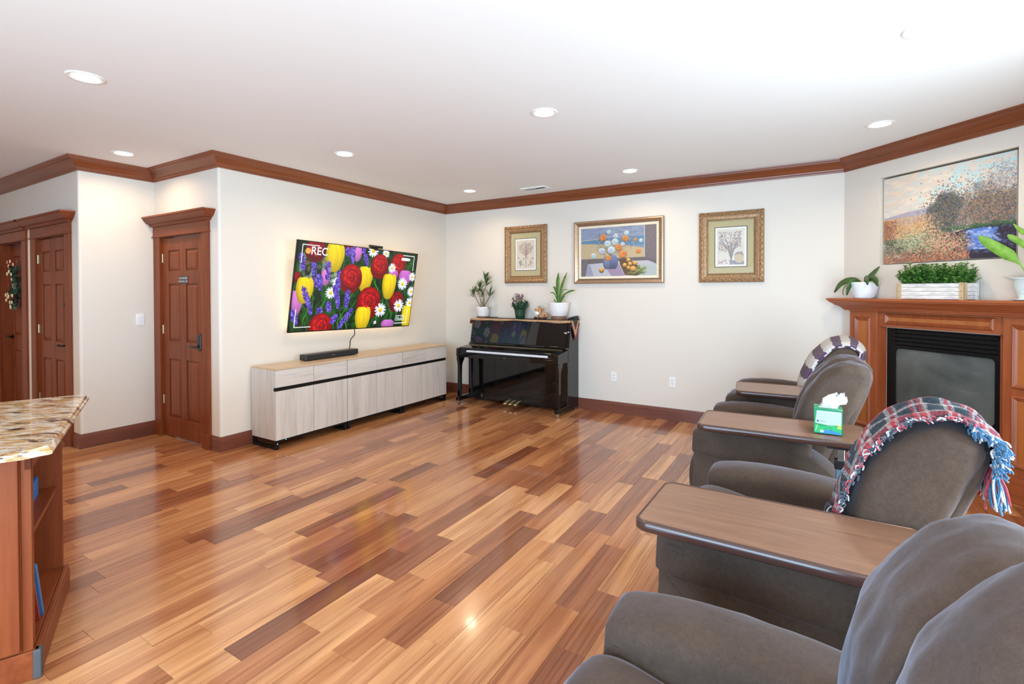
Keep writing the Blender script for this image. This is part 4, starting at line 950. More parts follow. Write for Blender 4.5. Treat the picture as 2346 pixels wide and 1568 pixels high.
for dx in (-.075, 0, .075):
    x = W/2+dx-.01; p = MB(); rings = []
    for y, z, hw_ in ((-.29, .072, .011), (-.35, .070, .012), (-.385, .060, .020), (-.41, .052, .026), (-.435, .050, .024), (-.447, .051, .010)):
        rings.append([(x+hw_*cx, y, z+.006*cz) for cx, cz in ((-1, -1), (1, -1), (1, 1), (-1, 1))])
    p.loft(rings).build('pedal', M['brass'], pn, bevel=.002)
# runner cloth
rt = NT('runner_brocade'); v = rt.coord(); n1 = rt.noise(v, 60, 3, .7, .5)
rt.set(Base_Color=rt.ramp(n1, [(.35, (.30, .16, .07)), (.55, (.50, .30, .15)), (.7, (.62, .42, .24))]), Roughness=.75, Sheen_Weight=.3); rt.bump(n1, .5, .003); M['runner'] = rt.m
M['runner_dark'] = plain('runner_centre', (.06, .035, .028), .8, bumpy=.4, scale=90, var=.4)
M['tassel'] = plain('tassel_thread', (.20, .035, .035), .8, var=.6, scale=200)
ZT = 1.108+.004
rn = thing('runner_cloth', (.65, -.02, ZT), 0, 'gold and dark brocade runner with red tassels draped over the piano top', 'cloth')
pts = []; N_ = 40
c_ = MB(); rows = []
for i in range(N_+1):
    t = i/N_; x = -.010+t*(W+.014); dr = .018+.006*math.sin(t*9)+.004*math.sin(t*23)
    rows.append([(x, .0, .0005), (x, -.238, .0005), (x, -.244, -.004), (x, -.244, -.004-dr*1.0)])
c_.loft(rows, cap=False, closed=False); c_.build('border', M['runner'], rn, solid=.003, smooth=True)
MB().box((.10, -.215, .002), (W-.10, -.004, .0035)).build('centre_panel', M['runner_dark'], rn)
XE = W+.006
c_ = MB(); c_.add([(XE-.03, -.225, .003), (XE-.03, -.01, .003), (XE, -.225, .001), (XE, -.01, .001), (XE+.003, -.222, -.020), (XE+.003, -.012, -.020), (XE+.006, -.180, -.100), (XE+.006, -.055, -.100), (XE+.008, -.117, -.205)],
       [(0, 2, 3, 1), (2, 4, 5, 3), (4, 6, 7, 5), (6, 8, 7)]); c_.build('side_flap', M['runner'], rn, solid=.003)
c_ = MB(); c_.add([(XE+.008, -.18, -.004), (XE+.008, -.055, -.004), (XE+.011, -.117, -.115)], [(0, 2, 1)]); c_.build('flap_centre', M['runner_dark'], rn, solid=.002)
ts = MB(); random.seed(2)
for i in range(34):
    t = i/33; p0, p1, p2 = Vector((XE+.004, -.225, -.02)), Vector((XE+.008, -.117, -.205)), Vector((XE+.004, -.01, -.02))
    p = p0.lerp(p1, t*2) if t < .5 else p1.lerp(p2, t*2-1); l = U(.028, .045)
    ts.tube([p, p+Vector((.002, U(-.004, .004), -l*.5)), p+Vector((.004, U(-.006, .006), -l))], [.0045, .006, .0055], 5)
for i in range(7):
    p = Vector((-.012, -.24+i*.012, -.012)); ts.tube([p, p+Vector((-.006, U(-.003, .003), -.03)), p+Vector((-.010, 0, -.06))], [.005, .006, .006], 5)
ts.build('tassels', M['tassel'], rn, kind='stuff')
ZR = ZT+.003
# ---- things on the piano
def pot_lathe(name, prof, mat, parent, **k): return MB().lathe(prof, n=32, cap=True).build(name, mat, parent, smooth=True, **k)
def strap(mb, pts, widths, nrm=(0, -1, 0)):
    """ribbon leaf along a smooth curve"""
    P = catmull(pts, 4, False); n = len(P)-1; vs = []; fs = []
    for i, p in enumerate(P):
        t = (P[min(i+1, n)]-P[max(i-1, 0)]).normalized(); s_ = t.cross(Vector(nrm)).normalized(); u = i/n
        k = u*(len(widths)-1); a = int(min(k, len(widths)-2)); wd = widths[a]+(widths[a+1]-widths[a])*(k-a); up_ = s_.cross(t)
        vs += [tuple(p-s_*wd/2+up_*wd*.12), tuple(p), tuple(p+s_*wd/2+up_*wd*.12)]
    for i in range(n): a = 3*i; fs += [(a, a+1, a+4, a+3), (a+1, a+2, a+5, a+4)]
    return mb.add(vs, fs)
random.seed(11)
p1 = thing('potted_dracaena', (.755, -.135, ZR), 0, 'spiky green plant with bare stems in a white pot, left end of piano', 'potted plant')
pot_lathe('pot', [(.070, .012), (.078, .03), (.095, .135), (.098, .150), (.092, .152), (.088, .140), (.07, .135)], M['potwhite'], p1)
pot_lathe('saucer', [(.074, 0), (.086, .002), (.088, .022), (.078, .024), (.05, .02)], M['saucer'], p1)
MB().lathe([(.0, .136), (.088, .137)][::-1], n=20).build('soil', M['soil'], p1)
stems = [((.0, 0, .137), (.01, 0, .32), (.055, -.01, .43), (.055, 0, .50)), ((-.02, 0, .137), (-.04, 0, .25), (-.06, -.01, .32), (-.085, 0, .36)), ((.0, .0, .137), (.0, .01, .25), (.005, 0, .33), (-.03, -.02, .40)), ((.02, 0, .137), (.06, 0, .22), (.105, 0, .28), (.12, 0, .33)), ((-.03, 0, .137), (-.09, 0, .23), (-.13, 0, .29), (-.15, 0, .33)), ((.04, 0, .14), (.10, -.02, .15), (.13, -.02, .11)) ]
sm = MB(); lf = MB()
for s_ in stems: sm.tube(catmull(s_, 5, False), .0055, 6)
for i in range(8): sm.tube([(U(-.03, .05), U(-.03, .03), .14), (U(-.05, .10), U(-.03, .03), .26+U(-.05, .05))], .0028, 5)
sm.build('stems', M['stem'], p1, smooth=True)
for (cx, cy, cz), n, L in (((.055, 0, .47), 22, .15), ((.06, 0, .54), 9, .12), ((-.085, 0, .35), 12, .12), ((-.03, -.02, .39), 18, .13), ((.12, 0, .31), 16, .13), ((-.15, 0, .31), 14, .14), ((.0, -.01, .30), 10, .12)):
    for i in range(n):
        a = U(0, 2*PI); e = U(.2, 1.35); lf.leaf((cx, cy, cz+U(-.04, .03)), (math.cos(a)*math.cos(e), math.sin(a)*.6*math.cos(e), math.sin(e)), L*U(.7, 1.15), .019, U(-.1, .4), n=4)
lf.build('leaves', M['leaf_dark'], p1, smooth=True)
ph = thing('small_black_phone', (.905, -.13, ZR), R(8), 'thin black handheld device lying flat on the runner beside the dracaena pot', 'phone'); box('device_body', (-.06, -.03, 0), (.07, .03, .012), M['black'], ph, bevel=.004); box('screen', (-.045, -.024, .012), (.05, .024, .0128), M['gloss'], ph, bevel=0)
p2 = thing('flower_pot', (1.355, -.14, ZR), 0, 'purple budding flowers in a dark green wrapped pot on the piano', 'potted plant')
gp = plain('green_foil', (.015, .055, .030), .35, bumpy=.3, scale=40); c_ = MB(); rings = []
for r_, z in ((.058, 0), (.068, .06), (.078, .125), (.082, .135), (.078, .128)): rings.append([(r_*math.cos(a*PI/12), r_*math.sin(a*PI/12), z) for a in range(24)])
c_.loft(rings); c_.build('pot', gp, p2, smooth=True)
c_ = MB()
for a0, hgt, sp in ((-.3, .115, .9), (1.2, .08, .8), (2.9, .07, .6), (4.4, .10, .6), (5.4, .12, .5)):
    rings = []
    for k_ in range(6):
        t = k_/5; rr = .080+t*.055; rings.append([((rr)*math.cos(a0+u*sp*(1-t**2)), rr*math.sin(a0+u*sp*(1-t**2)), .128+t*hgt) for u in (-.9, -.45, 0, .45, .9)])
    c_.loft(rings, cap=False, closed=False)
c_.build('wrapper', gp, p2, smooth=True, solid=.002)
sm = MB(); fl_ = MB(); lf = MB(); fl2 = MB()
for i in range(26):
    a = U(0, 2*PI); q = U(.02, .105); top = Vector((math.cos(a)*q-.015, math.sin(a)*q*.7, U(.20, .34))); sm.tube([(math.cos(a)*.02, math.sin(a)*.02, .10), tuple(top*.6+Vector((0, 0, .06))), tuple(top)], .0022, 4)
    fl_.ball(top, U(.007, .011), 6, 4)
    for k_ in range(3):
        q_ = top+Vector((U(-.02, .02), U(-.015, .015), U(-.04, -.005))); fl_.ball(q_, U(.004, .007), 5, 4); sm.tube([tuple(top*.85), tuple(q_)], .0014, 4)
    for k_ in range(4): lf.leaf((math.cos(a)*.03, math.sin(a)*.03, U(.12, .2)), (U(-1, 1), U(-1, 1), U(.2, 1.2)), U(.04, .07), .014, .4, n=3)
fl2.ball((.045, -.02, .315), .014, 8, 5); fl2.ball((.01, -.03, .285), .015, 8, 5)
sm.build('stems', M['leaf_dark'], p2); fl_.build('buds', plain('bud', (.09, .04, .05), .7, var=.5, scale=90), p2, smooth=True); fl2.build('blooms', plain('bloom', (.35, .06, .30), .6), p2, smooth=True); lf.build('leaves', M['leaf_dark'], p2, smooth=True)
# plush giraffe
gf = NT('giraffe_plush'); v = gf.coord(); vo = gf.t.nodes.new('ShaderNodeTexVoronoi'); vo.inputs['Scale'].default_value = 28; gf.k(v, vo.inputs['Vector'])
gf.set(Base_Color=gf.ramp(vo.outputs['Distance'], [(.42, (.30, .09, .022)), (.55, (.50, .31, .15))]), Roughness=.9, Sheen_Weight=.5); M['giraffe'] = gf.m
gr = thing('plush_giraffe', (1.655, -.14, ZR), 0, 'small brown spotted plush giraffe lying on the piano beside the big white pot', 'stuffed toy')
c_ = MB(); c_.ball((.035, .01, .045), (.075, .045, .045), 14, 10); c_.ball((-.012, -.008, .105), (.044, .040, .052), 14, 10); c_.ball((-.005, 0, .075), (.034, .034, .045), 12, 8); c_.build('body', M['giraffe'], gr, smooth=True)
MB().ball((-.026, -.042, .080), (.034, .026, .028), 14, 10).build('muzzle', M['white'], gr, smooth=True); MB().ball((-.026, -.069, .088), .003, 6, 4).build('nostril', M['dark'], gr)
for q in ((-.062, -.02, .018), (-.005, -.04, .016), (.085, -.035, .020), (.055, -.045, .016)): MB().ball(q, (.024, .026, .018), 10, 7).build('hoof', plain('hoof_brown', (.07, .025, .015), .9), gr, smooth=True)
for q in ((-.062, 0, .125), (.036, .005, .130)): MB().ball(q, (.020, .008, .012), 8, 6).build('ear', M['giraffe'], gr, smooth=True)
for q in (-.028, -.002): MB().tube([(q, -.002, .150), (q, -.002, .172)], [.005, .007], 6).build('horn', plain('horn_brown', (.16, .06, .02), .9), gr)
for q in (-.036, -.006): MB().ball((q, -.046, .118), .004, 6, 4).build('eye', M['gloss'], gr)
p3 = thing('potted_snake_plant', (1.915, -.135, ZR), 0, 'upright strap leaf plant in a wide white pot, right end of piano', 'potted plant')
pot_lathe('pot', [(.098, .052), (.104, .056), (.122, .14), (.134, .215), (.135, .222), (.128, .222), (.122, .205), (.10, .20)], M['potwhite'], p3)
pot_lathe('saucer', [(.088, 0), (.094, .004), (.100, .050), (.094, .054), (.05, .05)], M['saucer'], p3)
MB().lathe([(.124, .202), (.0, .206)], n=20).build('soil', M['soil'], p3)
for pts, wd in ((((0, 0, .20), (-.002, -.01, .33), (-.004, -.01, .47), (.0, -.005, .60)), (.022, .026, .052, .048, .004)), (((.005, 0, .20), (.03, 0, .36), (.075, 0, .50), (.115, .0, .60)), (.014, .020, .036, .030, .003)), (((-.01, 0, .20), (-.02, 0, .31), (-.045, -.01, .40), (-.065, -.02, .42)), (.02, .024, .030, .020)),
                ((( .015, 0, .20), (.06, -.01, .30), (.15, -.01, .36), (.235, -.02, .375)), (.012, .018, .020, .024, .004)), (((-.012, 0, .20), (-.035, -.01, .30), (-.07, -.02, .345), (-.11, -.02, .34)), (.012, .014, .016, .006)), ((( .02, 0, .20), (.05, .01, .27), (.085, .01, .31)), (.012, .016, .006)), (((-.02, 0, .20), (-.05, 0, .24), (-.07, 0, .27)), (.012, .016, .004)), (((.005, .01, .2), (.03, .02, .34), (.07, .03, .385), (.12, .03, .38)), (.010, .010, .008, .003))):
    strap(MB(), pts, wd).build('leaf', M['leaf'], p3, smooth=True, solid=.002)
bg_ = thing('folded_black_pouch', (2.120, -.13, ZR), R(-12), 'crumpled black fabric pouch at the right end of the piano top', 'pouch')
c_ = MB(); c_.add([(-.075, -.05, 0), (.055, -.05, 0), (.055, .05, 0), (-.075, .05, 0), (-.07, -.03, .025), (.03, -.045, .055), (.035, .045, .060), (-.065, .03, .03), (-.02, 0, .045)], [(0, 1, 5, 4), (1, 2, 6, 5), (2, 3, 7, 6), (3, 0, 4, 7), (4, 5, 8), (5, 6, 8), (6, 7, 8), (7, 4, 8), (3, 2, 1, 0)]); c_.build('pouch_body', plain('black_cloth', (.018, .018, .020), .75, bumpy=.4), bg_, bevel=.006)
MB().tube(catmull([(-.06, -.052, .01), (-.02, -.056, .034), (.03, -.054, .03), (.05, -.054, .01)], 4, False), .004, 6).build('zip_seam', M['blackmetal'], bg_)

# ================================================================ things on the mantel (placed in fireplace coordinates)
def on_fp(name, s_, off, z, label, cat, rz=0):
    a = FR; x = FP[0]+s_*math.cos(a)-(-off)*math.sin(a)*1; y = FP[1]+s_*math.sin(a)+(-off)*math.cos(a)
    return thing(name, (x, y, z), a+rz, label, cat)
MZ = 1.405
o1 = on_fp('potted_orchid', .30, .10, MZ, 'broad leaved orchid without blooms in a ribbed white pot, left end of mantel', 'potted plant')
pr = [(.070, 0), (.074, .004)]; 
for i in range(16): z = .01+i*.0085; r_ = .076+.040*(z/.145)**.8; pr += [(r_+.0012, z), (r_, z+.004)]
pr += [(.117, .148), (.110, .148), (.106, .13), (.09, .125)]
pot_lathe('pot', pr, M['ceramic'], o1); MB().lathe([(.107, .128), (.0, .132)], n=20).build('soil', M['soil'], o1)
for pts, wd in ((((-.02, 0, .13), (-.08, -.03, .165), (-.17, -.06, .14), (-.245, -.07, .055)), (.02, .055, .062, .05, .015)), (((-.01, -.02, .13), (-.03, -.09, .16), (-.045, -.13, .10), (-.05, -.14, .03)), (.02, .05, .052, .044, .012)), (((.01, 0, .13), (.05, .0, .18), (.09, .01, .23), (.13, .02, .285)), (.02, .05, .055, .04, .006)),
                (((.02, -.01, .13), (.09, -.03, .18), (.16, -.06, .165), (.20, -.08, .11)), (.02, .048, .055, .045, .012)), (((.0, .02, .13), (.04, -.03, .175), (.10, -.08, .175), (.13, -.11, .12)), (.02, .05, .052, .04, .01))):
    strap(MB(), pts, wd, nrm=(0, -1, .3) if pts[1][1] > -.06 else (1, 0, 0)).build('leaf', M['leaf_dark'], o1, smooth=True, solid=.003)
MB().tube(catmull([(-.06, -.05, .13), (-.11, -.08, .12), (-.135, -.09, .07), (-.12, -.1, .03)], 5, False), .004, 6).build('aerial_root', M['leaf_dark'], o1, smooth=True)
pl = on_fp('boxwood_planter', .915, .105, MZ, 'faux boxwood greenery in a whitewashed wooden box planter, middle of mantel', 'planter')
L_, D_, H_ = .245, .070, .128
wwt = NT('whitewash'); v = wwt.coord('Object', (6, 30, 60)); n1 = wwt.noise(v, 1.5, 4, .6); wwt.set(Base_Color=wwt.ramp(n1, [(.35, (.55, .56, .56)), (.55, (.80, .81, .80)), (.8, (.88, .88, .87))]), Roughness=.7)
for i in range(4):
    for y in (-D_, D_-.008): MB().box((-L_+.006, y, .004+i*.031), (L_-.006, y+.008, .033+i*.031)).build('side_slat', wwt.m, pl, bevel=.0012)
    for x in (-L_, L_-.008): MB().box((x, -D_+.008, .004+i*.031), (x+.008, D_-.008, .033+i*.031)).build('end_slat', wwt.m, pl, bevel=.0012)
MB().box((-L_+.01, -D_+.008, .004), (L_-.01, D_-.008, .012)).build('box_floor', wwt.m, pl)
tanw = plain('tan_corner_post', (.56, .42, .24), .6)
for sx in (-1, 1):
    for sy in (-1, 1):
        q = MB(); x = sx*L_; y = sy*D_; q.box((x-sx*.030, y+sy*.004, 0), (x+sx*.006, y, H_+.002)); q.box((x, y+sy*.004, 0), (x+sx*.006, y-sy*.026, H_+.002)); q.build('corner_post', tanw if sx < 0 or sy < 0 else wwt.m, pl, bevel=.001)
        for zz in (.015, .065, .115): MB().ball((x-sx*.012, y+sy*.005, zz), .0028, 6, 4).build('nail_head', M['bronze'], pl)
lf = MB(); sm = MB(); random.seed(8)
for i in range(300):
    bx = U(-.215, .215); by = U(-.05, .05); a = U(0, 2*PI); e = .9+U(-.25, .6); sx = bx*.5; tp = Vector((bx+sx*U(.2, .55), by+U(-.06, .03), .128+U(.03, .165)))
    if abs(bx) > .16 and random.random() < .35: tp = Vector((bx*1.35, by, .128+U(.02, .12)))
    b0 = Vector((bx, by, .11)); sm.tube([b0, tp], .0015, 4)
    for k_ in range(9):
        t = .25+k_*.085; p = b0.lerp(tp, min(1.0, t)); aa = k_*2.4+a; lf.leaf(p, (math.cos(aa), math.sin(aa), U(.2, .9)), U(.022, .034), .026, .2, n=2)
lf.build('foliage', M['leaf_box'], pl, smooth=True, kind='stuff'); sm.build('stems', M['leaf_dark'], pl)
pv = on_fp('pitcher_vase', 1.505, .108, MZ, 'pale celadon pitcher vase with long green leaves at right end of mantel', 'vase')
cel = plain('celadon_glaze', (.66, .74, .72), .12, var=.02, Coat_Weight=.6)
body = MB(); rings = []
for r_, z, k_ in ((.052, 0, 0), (.058, .006, 0), (.046, .02, 0), (.060, .05, 0), (.072, .095, 0), (.078, .13, .1), (.088, .148, .5), (.098, .156, 1)):
    ring = []
    for j in range(40):
        a = 2*PI*j/40; sp = math.exp(-((a-PI)/.38)**2)*k_; wv = .10*k_*math.sin(5*a)
        ring.append(((r_*(1+.06*wv)+.055*sp)*math.cos(a), (r_*(1+.06*wv))*math.sin(a), z+.010*sp*k_+.05*wv*.12))
    rings.append(ring)
body.loft(rings, cap=False); body.build('vessel', cel, pv, smooth=True, solid=.004)
MB().lathe([(.062, 0), (.085, .006), (.09, .012), (.06, .010)], n=32).build('saucer', cel, pv, smooth=True)
for pts, wd in ((((0, 0, .10), (-.02, -.02, .22), (-.09, -.03, .31), (-.20, -.04, .40), (-.265, -.05, .465)), (.008, .008, .010, .075, .072, .055, .004)), (((0, 0, .10), (.03, 0, .24), (.02, 0, .33), (-.06, -.01, .41), (-.115, -.01, .455)), (.008, .008, .020, .044, .036, .04, .012)), (((0, 0, .10), (.06, 0, .30), (.03, .01, .42), (-.05, .01, .475), (-.10, .02, .53)), (.008, .008, .030, .044, .040, .020, .006)), (((0, 0, .1), (.05, -.01, .30), (.11, -.01, .42), (.2, 0, .5)), (.008, .01, .06, .05, .005)), (((0, 0, .1), (.04, 0, .25), (.12, -.02, .32), (.22, -.03, .33)), (.008, .01, .06, .05, .005))):
    strap(MB(), pts, wd, nrm=(.15, -1, .25)).build('leaf', M['leaf_bright'], pv, smooth=True, solid=.0015)
# ================================================================ recliners (they face the left wall, -x)
F_ = M['fabric']
def puff(prof, t0, t1, Rr, mapf, n=14, p=2.4, bulge=0.0, endw=(1, 1), wr=0.0, seed=0):
    """closed smooth profile swept from t0 to t1 with softly rounded ends; mapf(a, b, t) -> xyz; endw scales the rounding of each end"""
    P = catmull([(a, b, 0) for a, b in prof], 5); N = len(P); ar = sum(P[i].x*P[(i+1) % N].y-P[(i+1) % N].x*P[i].y for i in range(N)); sg = 1 if ar > 0 else -1
    nr = []
    for i in range(N):
        t = (P[(i+1) % N]-P[i-1]).normalized(); nr.append(Vector((t.y, -t.x, 0))*sg)
    rings = []; rr = random.Random(seed)
    ph = [rr.uniform(0, 6) for _ in range(4)]
    for j in range(n+1):
        u = -math.cos(PI*j/n); e = endw[0] if u < 0 else endw[1]
        ins = Rr*e*(1-(1-min(1, abs(u))**p)**(1/p)); t = (t0+t1)/2+(t1-t0)/2*u
        ring = []
        for i in range(N):
            k = wr*(math.sin(i*.9+ph[0]+t*30)*math.sin(t*47+ph[1])+.6*math.sin(i*.47+ph[2]-t*70)) if wr else 0
            q = P[i]-nr[i]*(ins-bulge*(1-u*u)+k); ring.append(mapf(q.x, q.y, t))
        rings.append(ring)
    return rings
XZ = lambda a, b, t: (a, t, b)
YZ = lambda a, b, t: (t, a, b)
BACK = [(.500, .42), (.505, .56), (.530, .72), (.575, .86), (.640, .965), (.725, 1.045), (.800, 1.068), (.868, 1.052), (.910, 1.000), (.885, .90), (.835, .78), (.780, .66), (.730, .55), (.68, .44), (.60, .38)]
BACK_FRAME = [(.62, .30), (.66, .60), (.74, .82), (.83, 1.00), (.885, 1.020), (.918, .985), (.895, .88), (.845, .74), (.790, .58), (.76, .30)]
def recliner(name, loc, label, lobes, first=None, bx=0.0, py0=-.245, shear=0.0):
    r0 = thing(name, loc, 0, label, 'recliner', 'fabric recliners in a row')
    if first:
        for c in first.children:
            if c.name.split('.')[0] in ('back_cushion', 'back_panel'): continue
            q = c.copy(); COL.objects.link(q); q.parent = r0
            for g in c.children: d_ = g.copy(); COL.objects.link(d_); d_.parent = q
    else:
        for s_ in (-1, 1):
            yo = s_*.475; yi = s_*.255
            side = [(.012, .05), (-.004, .20), (.0, .45), (.010, .575), (.045, .608), (.20, .612), (.42, .606), (.55, .592), (.66, .548), (.745, .470), (.79, .35), (.80, .20), (.79, .05), (.4, .045)]
            mb = MB(); mb.loft(puff(side, min(yo, yi), max(yo, yi), .018, XZ, n=10, p=3)); sp = mb.build('side_panel', F_, r0, smooth=True)
            sm_ = MB(); yy = yo+s_*.0005
            sm_.tube(catmull([(.03, yy, .50), (.12, yy, .42), (.30, yy, .375), (.44, yy, .36)], 5, False), .0022, 5); sm_.tube([(.44, yy, .36), (.443, yy, .20), (.446, yy, .06)], .0024, 5)
            sm_.tube(catmull([(.44, yy, .36), (.55, yy, .355), (.66, yy, .39), (.73, yy, .47)], 5, False), .0022, 5); sm_.build('seam', F_, sp, smooth=True)
            ya, yb = (yi-.012, yo+.004) if s_ > 0 else (yo-.004, yi+.012)
            armp = [(ya, .48), (ya-.002, .57), (ya+.016, .630), (ya+.07, .652), (yb-.07, .652), (yb-.016, .630), (yb+.002, .57), (yb, .48), ((ya+yb)/2, .45)]
            mb = MB(); rings = puff(armp, -.008, .62, .045, YZ, n=18, p=2.6, endw=(.9, .8), wr=.0012, seed=3)
            rings = [[(x, y, z+.010*math.sin(PI*min(1, max(0, x/.62)))-.022*max(0, x-.25)) for x, y, z in r_] for r_ in rings]
            mb.loft(rings); mb.build('arm_pad', F_, r0, smooth=True)
        seat = [(-.062, .44), (-.052, .545), (-.005, .592), (.09, .598), (.26, .560), (.45, .520), (.60, .510), (.60, .36), (.30, .33), (.05, .32), (-.045, .35)]
        mb = MB(); mb.loft(puff(seat, -.246, .246, .045, XZ, n=12, p=2.6, wr=.0015, seed=1)); mb.build('seat_cushion', F_, r0, smooth=True)
        ft = [(-.075, .16), (-.085, .30), (-.060, .40), (-.02, .43), (.02, .40), (.03, .25), (.02, .12), (-.03, .10)]
        mb = MB(); mb.loft(puff(ft, -.25, .25, .035, XZ, n=12, p=2.6)); mb.build('footrest', F_, r0, smooth=True)
        MB().box((.10, -.40, .0), (.74, -.34, .06)).box((.10, .34, 0), (.74, .40, .06)).box((.10, -.36, .02), (.16, .36, .05)).box((.66, -.36, .02), (.72, .36, .05)).build('base_frame', M['blackmetal'], r0)
        MB().box((.52, -.235, .10), (.70, .235, .40)).build('seat_box', M['dark'], r0)
    ln = [(-1, 1)]
    for i, (a, b, bu, e0, e1, *dxz) in enumerate(lobes):
        dx_, dz_ = dxz or (0, 0); mb = MB(); mb.M = Matrix(((1, 0, -shear, bx+dx_+shear), (0, 1, 0, 0), (0, 0, 1, dz_), (0, 0, 0, 1))); mb.loft(puff(BACK, a, b, .064, XZ, n=20, p=2.2, bulge=bu, endw=(e0, e1), wr=.0034, seed=i+5)); mb.build('back_cushion', F_, r0, smooth=True)
    mb = MB(); mb.M = Matrix.Translation((bx, 0, 0)); mb.loft(puff(BACK_FRAME, py0, .262, .045, XZ, n=14, p=3)); mb.build('back_panel', F_, r0, smooth=True)
    return r0
CX = {'A': (4.065, -1.01), 'B': (4.045, -2.18), 'C': (4.235, -3.585), 'D': (4.225, -4.865)}
rc = recliner('recliner', (*CX['C'], 0), 'brown grey recliner under the plaid throw, second from the camera', [(-.222, .275, .0, 1.0, 1.0)], py0=-.178); rc.rotation_euler.z = R(-3.6)
rb = recliner('recliner', (*CX['B'], 0), 'brown grey channel backed recliner behind the tissue box', [(-.275, -.07, .0, .9, .45), (-.08, .06, .010, .5, .5), (.05, .275, .004, .5, .9)], rc)
ra = recliner('recliner', (*CX['A'], 0), 'farthest recliner with the purple and white knitted throw, next to back wall', [(-.275, -.09, .0, .9, .5), (-.10, .10, .008, .5, .5), (.09, .275, 0, .5, .9)], rc)
rd = recliner('recliner', (*CX['D'], 0), 'nearest brown grey recliner in the bottom right corner, without a table', [(.0, .335, .0, .45, .9, -.012, .010), (-.23, .050, .018, .6, .6, .040, .060), (-.285, -.18, 0, 1, .5)], rc, bx=-.055, shear=.12)
# recline lever of the far chairs
def lever(x, y):
    l = MB().tube(catmull([(x, y, .52), (x+.06, y-.01, .47), (x+.12, y-.012, .42)], 4, False), .007, 8); return l

# over-arm tables
def table(name, corners, post, label):
    cx = sum(c[0] for c in corners)/4; cy = sum(c[1] for c in corners)/4
    r0 = thing(name, (cx, cy, 0), 0, label, 'table', 'rolling tray tables over the recliner arms')
    C = [Vector((c[0]-cx, c[1]-cy)) for c in corners]
    def rounded(off, r_):
        out = []; n = 4
        for i in range(n):
            p, a, b = C[i], C[i-1], C[(i+1) % n]; da = (a-p).normalized(); db = (b-p).normalized()
            pin = p+(da+db)*off; s_ = pin+da*r_; e_ = pin+db*r_
            for k in range(7):
                t = k/6; out.append(tuple(s_*(1-t)**2+pin*2*t*(1-t)+e_*t*t))
        return out
    o1, o2, o3 = rounded(0, .045), rounded(.006, .042), rounded(.010, .040)
    e = MB(); e.loft([[(x, y, z) for x, y in poly] for poly, z in ((o3, .708), (o2, .707), (o1, .713), (o1, .735), (o2, .742), (o3, .742), (o3, .738))]); e.build('edge_band', M['tray_edge'], r0, smooth=True)
    m = M['tray']; MB().loft([[(x, y, z) for x, y in o3] for z in (.712, .7395)]).build('tabletop', m, r0)
    px, py = post[0]-cx, post[1]-cy
    MB().box((px-.022, py-.018, .02), (px+.022, py+.018, .64)).build('lower_post', bluesteel, r0, bevel=.003)
    MB().box((px-.028, py-.024, .600), (px+.028, py+.024, .645)).build('height_clamp', M['black'], r0, bevel=.004)
    MB().box((px-.015, py-.012, .62), (px+.015, py+.012, .708)).build('upper_post', M['nickel'], r0, bevel=.002)
    MB().box((px-.06, py-.03, .700), (px+.06, py+.15, .708)).build('mounting_plate', M['blackmetal'], r0)
    MB().tube(catmull([(px+.02, py+.01, .695), (px+.06, py-.01, .675), (px+.115, py-.02, .64)], 4, False), .005, 8).build('release_lever', M['blackmetal'], r0, smooth=True)
    MB().box((px-.42, py-.022, .030), (px+.06, py+.022, .052)).build('base_rail', bluesteel, r0, bevel=.004)
    for q in (-.40, .045):
        MB().tube([(px+q, py-.010, .016), (px+q, py+.010, .016)], .016, 12).box((px+q-.008, py-.006, .014), (px+q+.008, py+.006, .032)).build('caster', M['black'], r0)
    return r0
bs = NT('blue_grey_steel'); bs.set(Base_Color=(.12, .24, .36), Roughness=.3, Metallic=.2); bluesteel = bs.m
t2 = table('tray_table', [(4.118, -2.925), (4.90, -2.905), (4.915, -2.505), (4.103, -2.540)], (4.79, -2.875), 'brown tray table carrying the tissue box, beside the second farthest recliner')
t1 = table('tray_table', [(4.178, -1.81), (4.93, -1.78), (4.93, -1.35), (4.125, -1.37)], (4.80, -1.60), 'farthest brown tray table, under the knitted throw recliner')
t3 = table('tray_table', [(4.180, -4.235), (4.975, -4.25), (4.985, -3.845), (4.185, -3.845)], (4.86, -4.19), 'large brown tray table in the foreground beside the nearest recliner')

# tissue box
tb = thing('tissue_box', (4.737, -2.735, .743), R(0), 'green and white tissue box on the middle tray table', 'tissue box')
ta = Art(220, 220, (.10, .55, .30)); ta.poly([(.04, .42), (.10, .95), (.98, .95), (.96, .40), (.5, .36)], (.66, .72, .74))
ta.poly([(0, 0), (0, .36), (.3, .30), (.7, .36), (1, .28), (1, 0)], (.16, .66, .40)); ta.poly([(.15, 0), (.3, .16), (.6, .18), (1, .06), (1, 0)], (.22, .52, .80))
for i in range(7): ta.line([(.16, .88-i*.035), (.55, .86-i*.035)], .003, (.62, .70, .74))
ta.poly([(.10, .48), (.16, .48), (.16, .54), (.10, .54)], (.08, .08, .1)); ta.line([(.18, .52), (.40, .51)], .006, (.2, .2, .25)); ta.line([(.58, .42), (.60, .90)], .002, (.5, .6, .62))
for q in ((.42, .22), (.56, .25), (.60, .16)): ta.line([(q[0]-.05, q[1]+.015), (q[0], q[1]), (q[0]+.05, q[1]+.02)], .007, (.05, .2, .12))
for i in range(3): ta.line([(.84, .40-i*.06), (.99, .40-i*.06)], .018, (.86, .85, .30))
ta.line([(.06, .10), (.12, .34)], .012, (.75, .88, .60)); ta.ell(.28, .10, .07, .06, (.72, .88, .62)); ta.line([(0, .985), (1, .985)], .02, (.04, .45, .30)); ta.line([(.985, 0), (.985, 1)], .016, (.03, .42, .28)); ta.line([(.01, 0), (.01, 1)], .012, (.03, .42, .28)); ta.line([(0, .01), (1, .01)], .01, (.03, .42, .28))
